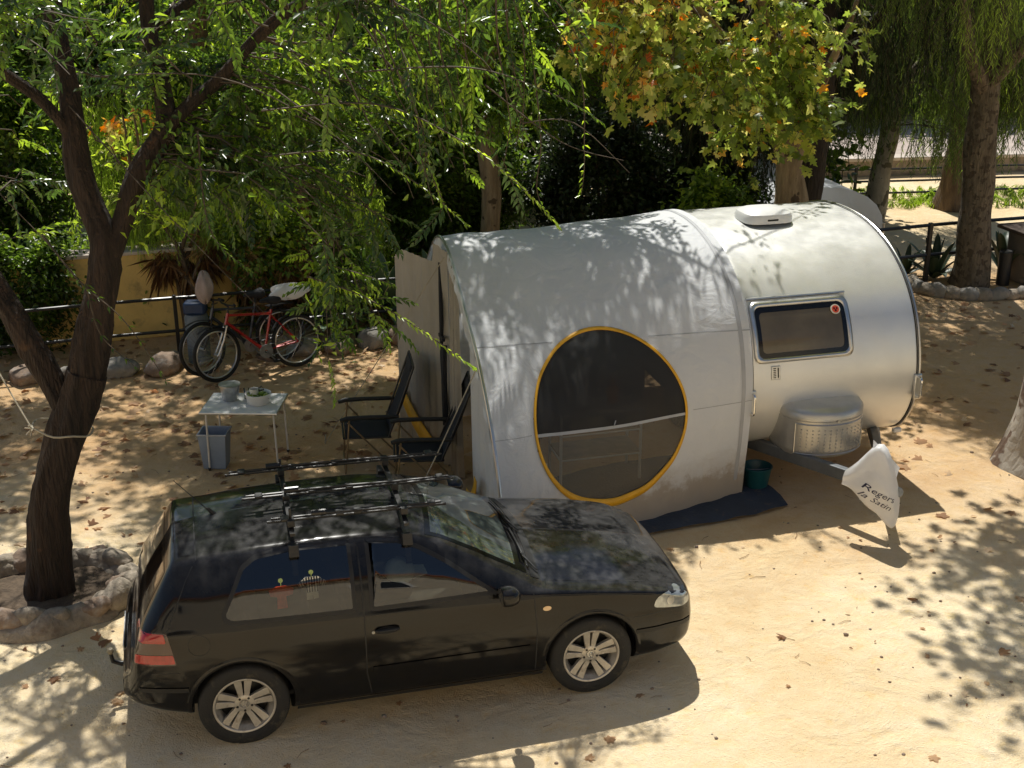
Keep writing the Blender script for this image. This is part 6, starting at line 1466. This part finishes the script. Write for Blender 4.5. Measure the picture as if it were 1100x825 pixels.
# 6 mottled tree right
c6=empty('mottled_tree',(0,0,0),0,'tree with a mottled trunk standing at the black fence on the right','tree')
ML=[[(7.12,19.2,-.05,.33),(7.10,19.2,.3,.27),(7.06,19.2,1.2,.245),(7.02,19.2,2.3,.23),(7.0,19.2,3.2,.20),(7.05,19.1,4.6,.15),(7.0,18.6,6.5,.06)],[(7.0,19.2,2.9,.12),(6.3,18.3,3.9,.09),(5.6,16.8,4.9,.05),(5.2,15.5,5.6,.02)],[(7.0,19.2,3.0,.12),(7.4,18,4.2,.09),(7.2,16,5.3,.05),(6.4,14.6,6.1,.02)],[(7.0,19.2,3.3,.10),(8.2,18.6,4.4,.07),(9.4,18,5.6,.03)]]
ML.append([(7.05,19.1,4.6,.10),(6.2,18.4,6.4,.07),(5.4,17.6,7.4,.03)]); trunk(M_bark_mott,ML,c6,16,.05); q=Q(71)
def rlow(x,y): return np.interp(x,[4,5.2,6.0,6.8,7.5,8.5],[4.3,3.7,3.2,3.0,3.1,2.9])
T=np.concatenate([vol(q,170,(7.2,17.6,5.2),(3.4,2.6,2.2),rlow),vol(q,60,(6.5,15.2,4.0),(1.3,1.2,.9),lambda x,y:np.interp(x,[5.2,5.9,6.5,7.4],[3.9,3.5,3.1,3.0]))])
T=np.concatenate([T,vol(q,260,(6.1,18.3,7.2),(3.0,3.2,1.1),6.0)])  # high unseen foliage here and below, added to shade the right-hand ground
lv=crown(ML,T,q,STR,6,(.5,.95),(.30,.16),None,.25,.3,True,tintf=lambda P,t:np.clip(t+.30*(P[:,1]<16.2),0,1)); T=vol(q,230,(6.2,19.0,6.9),(2.6,2.8,1.0),5.9); crown(ML,T,q,SPR,7,(1.1,1.6),(.4,.15),lv,.2,.3); lv.build('crown',[M_leaf_willow,M_twig],c6)
# 7 dark trunk beyond
c7=empty('brown_trunk_tree',(0,0,0),0,'thick plain brown trunk just left of the mottled one, further back','tree')
BL=[[(8.55,24.6,-.05,.34),(8.58,24.6,.6,.27),(8.62,24.6,1.8,.24),(8.65,24.6,3.2,.21),(8.7,24.6,6,.15)],[(8.65,24.6,3,.12),(9.8,24.3,4.4,.08),(11,24,5.6,.03)],[(8.65,24.6,3.2,.12),(7.8,24.9,4.6,.08)]]
trunk(M_bark_brown,BL,c7,14,.06); q=Q(81)
T=np.concatenate([vol(q,120,(9.4,23.8,4.6),(3.2,1.0,1.8),2.9),vol(q,60,(8.6,22.9,2.7),(2.3,.5,.8),1.7)]); lv=crown(BL,T,q,STR,6,(1.0,1.6),(.35,.2),None,.25,.3,True,prune=False); lv.build('crown',[M_leaf_willow,M_twig],c7)
# 8 big pale trunk at the right edge
c8=empty('leaning_plane_tree',(0,0,0),0,'thick flaking plane trunk leaning out of the picture at the right edge','tree')
PL8=[[(5.50,12.28,-.14,.50),(5.55,12.32,.12,.42),(5.60,12.35,.5,.385),(5.70,12.42,1.2,.35),(5.86,12.55,2.4,.32),(6.0,12.8,3.8,.28),(6.0,13.2,5.6,.18),(5.9,13.6,8,.07)],[(6.0,12.85,4.2,.16),(5.2,12.6,6.0,.11),(4.3,12.2,7.4,.04)],[(6.0,13.0,4.8,.15),(6.6,11.8,6.4,.1),(6.9,10.6,7.6,.04)],[(6.0,13,5,.14),(5.0,14.2,6.6,.09),(4.4,15.2,7.8,.04)]]
trunk(bark_mat('flaking plane bark',(.30,.27,.23),(.42,.38,.32),((.13,.085,.06),3.2,.50),4,.7,.4),PL8,c8,20,.05); q=Q(91)
T=vol(q,300,(5.6,12.6,7.4),(3.1,3.2,1.9),5.9); lv=crown(PL8,T,q,SPL,5,(.85,1.25),(.5,.22),None,.12,.35); lv.build('crown',[M_leaf_plane,M_twig],c8)
# 9 tall plane trees whose crowns shade the pitch from behind
c9=empty('shade_tree',(0,0,0),0,'tall leafy tree behind the fence shading the bicycles','tree')
S9=[[(-4.6,19.4,-.05,.26),(-4.6,19.4,2.0,.2),(-4.5,19.0,4.0,.16),(-4.2,18.2,6.4,.10),(-4,17.5,8.2,.05)],[(-4.5,19.0,4.0,.1),(-3.0,17.2,6.2,.07),(-1.6,15.6,7.4,.03)],[(-4.5,19.0,4.2,.1),(-6,17.5,6.4,.06),(-7,16,7.6,.03)]]
trunk(M_bark_brown,S9,c9,12,.05); q=Q(95)
T=np.concatenate([vol(q,250,(-3.9,16.6,6.7),(4.4,2.6,1.5),5.2),vol(q,60,(-4.2,18.9,4.0),(3.6,.9,1.5),2.4)]); lv=crown(S9,T,q,SPR,7,(1.1,1.6),(.5,.2),None,.15,.3,tintf=litf); lv.build('crown',[M_leaf_lance,M_twig],c9)
# garden plants behind the left fence
shrub('yellow-green weeping branches hanging over the top of the ochre wall',(-4.5,16.9,1.75),(1.2,.25,.55),60,M_leaf_willow,STR,(.85,.15),41,(.45,.8),strand=True,lo=1.15)
shrub('leafy green shrub between the ochre wall and the bicycles',(-3.35,16.9,1.3),(.6,.3,.6),60,M_leaf_bush,BSH,(.62,.25),42,(.8,1.2),lo=.6)
shrub('young plane sapling with orange leaves behind the ochre wall',(-5.0,17.3,2.75),(.45,.3,.45),9,M_leaf_plane,SPL,(.92,.12),31,(.7,1.),lo=2.3,per=4,name='sapling')
shrub('sunlit yellow-green weeping shrub above the ochre wall',(-5.2,18.6,2.2),(1.5,.8,1.5),110,M_leaf_willow,STR,(.85,.15),11,(.8,1.3),strand=True,lo=1.2)
shrub('bright green shrub behind the near tree fork',(-4.4,20.2,2.4),(1.7,1.0,1.6),170,M_leaf_bush,BSH,(.78,.2),12,(1.,1.5))
shrub('dark glossy shrub at the far left behind the fence',(-7.4,17.8,1.9),(1.4,1.0,2.0),230,M_leaf_bush,BSH,(.22,.15),13,(1.,1.5))
shrub('low dark shrub behind the left end of the fence',(-6.6,16.2,.8),(1.1,.5,.85),130,M_leaf_bush,BSH,(.2,.15),14,(.8,1.2))
shrub('tall green shrub behind the bicycles',(-3.2,19.0,2.2),(1.2,.8,1.8),170,M_leaf_bush,BSH,(.66,.22),15,(.9,1.4))
shrub('straw-coloured weeping bamboo behind the agaves',(-2.35,17.9,1.5),(.65,.4,.9),60,M_leaf_willow,STR,(.97,.1),16,(.7,1.0),strand=True,lo=.9)
shrub('green shrub behind the striped agaves',(-1.5,19.3,1.9),(1.1,.8,1.7),170,M_leaf_bush,BSH,(.40,.2),17,(.9,1.4))
shrub('dry brown twiggy shrub over the ochre wall',(-4.3,16.9,1.15),(.7,.3,.3),14,M_leaf_dry,BLD,(.45,.25),18,(.6,1.),lo=.7)
shrub('small dry shrub with pale stalks behind the bicycles',(-3.3,17.0,.9),(.6,.35,.6),34,M_leaf_dry,BLD,(.6,.25),19,(.6,1.),lo=.3)
# palm trunk with dry sheaths
c=empty('palm_stump',(-2.95,17.6,0),0,'brown shaggy palm trunk with dry leaf bases behind the bicycles','palm')
m_=MB(); m_.tube([(0,0,-.05),(0,0,.6),(.02,0,1.3),(.0,0,2.0)],[.14,.12,.15,.10],10); m_.build('trunk',M_bark_brown,c)
q=Q(99); lv=Leaves(); V,F=leaf_lance(.6,.05,.2,.3); k=70; z=q.uniform(.5,1.9,k); a=q.uniform(0,6.28,k); lv.stamp((V,F,np.zeros(4),np.zeros(2,int)),rotm(a,q.uniform(-1.45,-.6,k),q.normal(size=k)*.4),np.stack([.11*np.cos(a),.11*np.sin(a),z],-1),q.uniform(.6,1.,k),q.uniform(.1,.7,k)); lv.build('dry_sheaths',[M_leaf_dry],c)
# agaves
def agave_mat(name,c1,c2):
    m,nt,b=new_mat(name); L=nt.links; a=N(nt,'ShaderNodeAttribute',attribute_name='tint'); r=ramp(nt,[(0,c1),(.55,c1),(.75,c2),(1,c2)]); L.new(a.outputs['Fac'],r.inputs['Fac']); L.new(r.outputs['Color'],b.inputs['Base Color']); b.inputs['Roughness'].default_value=.45; return m
M_ag1=agave_mat('striped agave',(.10,.16,.09),(.62,.60,.30)); M_ag2=agave_mat('green agave',(.035,.06,.03),(.06,.09,.045))
def agave(label,loc,n,L_,mat,seed,up_=.6,group=None):
    q=Q(seed); V=[];F=[];T=[]
    for i in range(n):
        az=2*PI*i*.382+q.normal()*.1; el=up_+ (1.45-up_)*(i/n)+q.normal()*.08; Ll=L_*q.uniform(.8,1.1); W=.085*L_/.7; K=9; base=len(V)
        bend=q.uniform(.4,1.5)*(1-i/n)
        p=np.array([.03*math.cos(az),.03*math.sin(az),.03]); e=el
        for k in range(K+1):
            t=k/K; wd=W*(.55+.9*t)*(1-t)**.6*1.25 if t<1 else 0; wd=max(wd,.001)
            d=np.array([math.cos(az)*math.cos(e),math.sin(az)*math.cos(e),math.sin(e)]); s=np.array([-math.sin(az),math.cos(az),0]); u=np.cross(s,d)*-1
            for f_,tt in((-1,1),(-.72,.2),(0,0),(.72,.2),(1,1)): V.append(tuple(p+s*wd*f_+u*wd*.35*f_*f_)); T.append(tt)
            p=p+d*Ll/K; e-=bend/K*1.3*t*2
        for k in range(K):
            for j in range(4): a=base+k*5+j; F.append((a,a+1,a+6,a+5))
    m=MB().add(V,F,0,True); o=m.build('agave',mat,loc=loc,sharp=0); a=o.data.attributes.new('tint','FLOAT','POINT'); a.data.foreach_set('value',T)
    return tag(o,label,'agave',group)
agave('large striped agave with curled leaves behind the fence, left of the awning',(-1.75,17.25,.25),22,.85,M_ag1,1,.25)
agave('striped agave against the awning curtain behind the fence',(-1.05,17.5,.2),20,.8,M_ag1,2,.3)
agave('striped agave behind the rear wheel of the red bicycle',(-2.55,16.85,.1),18,.7,M_ag1,3,.3)
agave('striped agave half hidden behind the hanging green branch',(-2.1,17.2,.35),18,.7,M_ag1,4,.4)
agave('dark green upright agave left of the mottled tree foot',(6.65,19.5,0),14,.68,M_ag2,5,.5)
agave('dark spiky agave right of the mottled tree foot',(7.72,19.55,.1),10,.75,M_ag2,6,.9)
agave('small agave beside the fence post right of the caravan',(6.25,19.7,0),12,.5,M_ag2,7,.4)
# rough vegetation beyond
def mass(name,label,x0,x1,y0,y1,zf,n,mat,protos,tint,seed,sc=(1.4,2.4)):
    q=Q(seed); x=q.uniform(x0,x1,n); y=q.uniform(y0,y1,n); z=zf(x,y)*q.uniform(0,1,n)**.6; lv=Leaves(); w=q.randint(len(protos),size=n); s=q.uniform(*sc,n); t=np.clip(tint[0]+tint[1]*hash_noise(x,z*2,1.7)+q.normal(size=n)*.12,0,1)
    for i,p in enumerate(protos): k=w==i; lv.stamp(p,rotm(q.uniform(0,6.28,k.sum()),q.uniform(-.4,.4,k.sum()),q.normal(size=k.sum())*.4),np.stack([x[k],y[k],z[k]+.1],-1),s[k],t[k])
    return tag(lv.build(name,[mat,M_twig]),label,'vegetation' if name!='undergrowth' else 'undergrowth',kind='stuff')
mass('hedge','dense dark green wood far behind the camp site',-14,6.3,23.5,27,lambda x,y:4.6+.8*hash_noise(x,y,.8),5200,M_leaf_bush,BSH,(.22,.2),1,(2.2,3.4))
mass('distant_wood','dark wood far beyond the street',4,30,36,42,lambda x,y:4.2+1.2*hash_noise(x,y,.5),4200,M_leaf_bush,BSH,(.35,.25),2,(3.5,5.5))
mass('undergrowth','low green undergrowth behind the left fence',-10,-.2,16.9,21,lambda x,y:.35+.25*hash_noise(x,y,2.),1500,M_leaf_bush,BSH,(.45,.3),3,(.8,1.4))
mass('grass','thin grass tufts along the far fence in the clearing',5.2,13,24.6,26.3,lambda x,y:.05+0*x,420,M_leaf_willow,BLD,(.75,.2),4,(.35,.6))
# fallen leaves
q=Q(77); lv=Leaves(); V0,F0=leaf_palm(.11); V1,F1=leaf_ovate(.07,.03)
def litter(n,xf,yf,proto,sc):
    x=xf(n);y=yf(n); g_=np.stack([x,y,gz(x,y)+.012],-1); lv.stamp((proto[0],proto[1],np.zeros(len(proto[0])),np.zeros(len(proto[1]),int)),rotm(q.uniform(0,6.28,n),q.normal(size=n)*.18,q.normal(size=n)*.35),g_,q.uniform(*sc,n),q.uniform(0,1,n))
yy=lambda n:8.0+9.*q.beta(2.3,1.2,n)
litter(650,lambda n:q.uniform(-7,-.3,n),yy,(V0,F0),(.5,1.25)); litter(430,lambda n:q.uniform(-7,-.3,n),yy,(V1,F1),(.5,1.2))
litter(330,lambda n:q.uniform(4.0,8.6,n),lambda n:9+9.8*q.beta(2,1,n),(V0,F0),(.5,1.3)); litter(110,lambda n:q.uniform(2.5,8.6,n),lambda n:6.5+12*q.rand(n),(V1,F1),(.4,1.))
litter(70,lambda n:q.uniform(-4,4.5,n),lambda n:q.uniform(6.5,10.5,n),(V0,F0),(.3,.9)); litter(260,lambda n:-3.95+.5*q.normal(size=n)*.7,lambda n:9.67+.4*q.normal(size=n)*.6,(V1*1,F1),(.5,1.))
for k in range(170):
    x,y=q.uniform(-6,6.5),q.uniform(6.6,15); a=q.uniform(0,6.28); l_=q.uniform(.04,.16); z=float(gz(x,y))+.006
    lv.twigline([(x,y,z),(x+l_*.5*math.cos(a),y+l_*.5*math.sin(a),z+.004),(x+l_*math.cos(a+.2),y+l_*math.sin(a+.2),z)],.003,.0015,.3,0)
tag(lv.build('leaf_litter',[leaf_mat('fallen leaf',[(0,(.18,.09,.04)),(.4,(.33,.19,.09)),(.7,(.46,.31,.17)),(.92,(.62,.50,.34)),(1,(.55,.22,.06))],.75,.2)]),'dry brown plane leaves scattered over the sandy ground','leaf litter',kind='stuff')
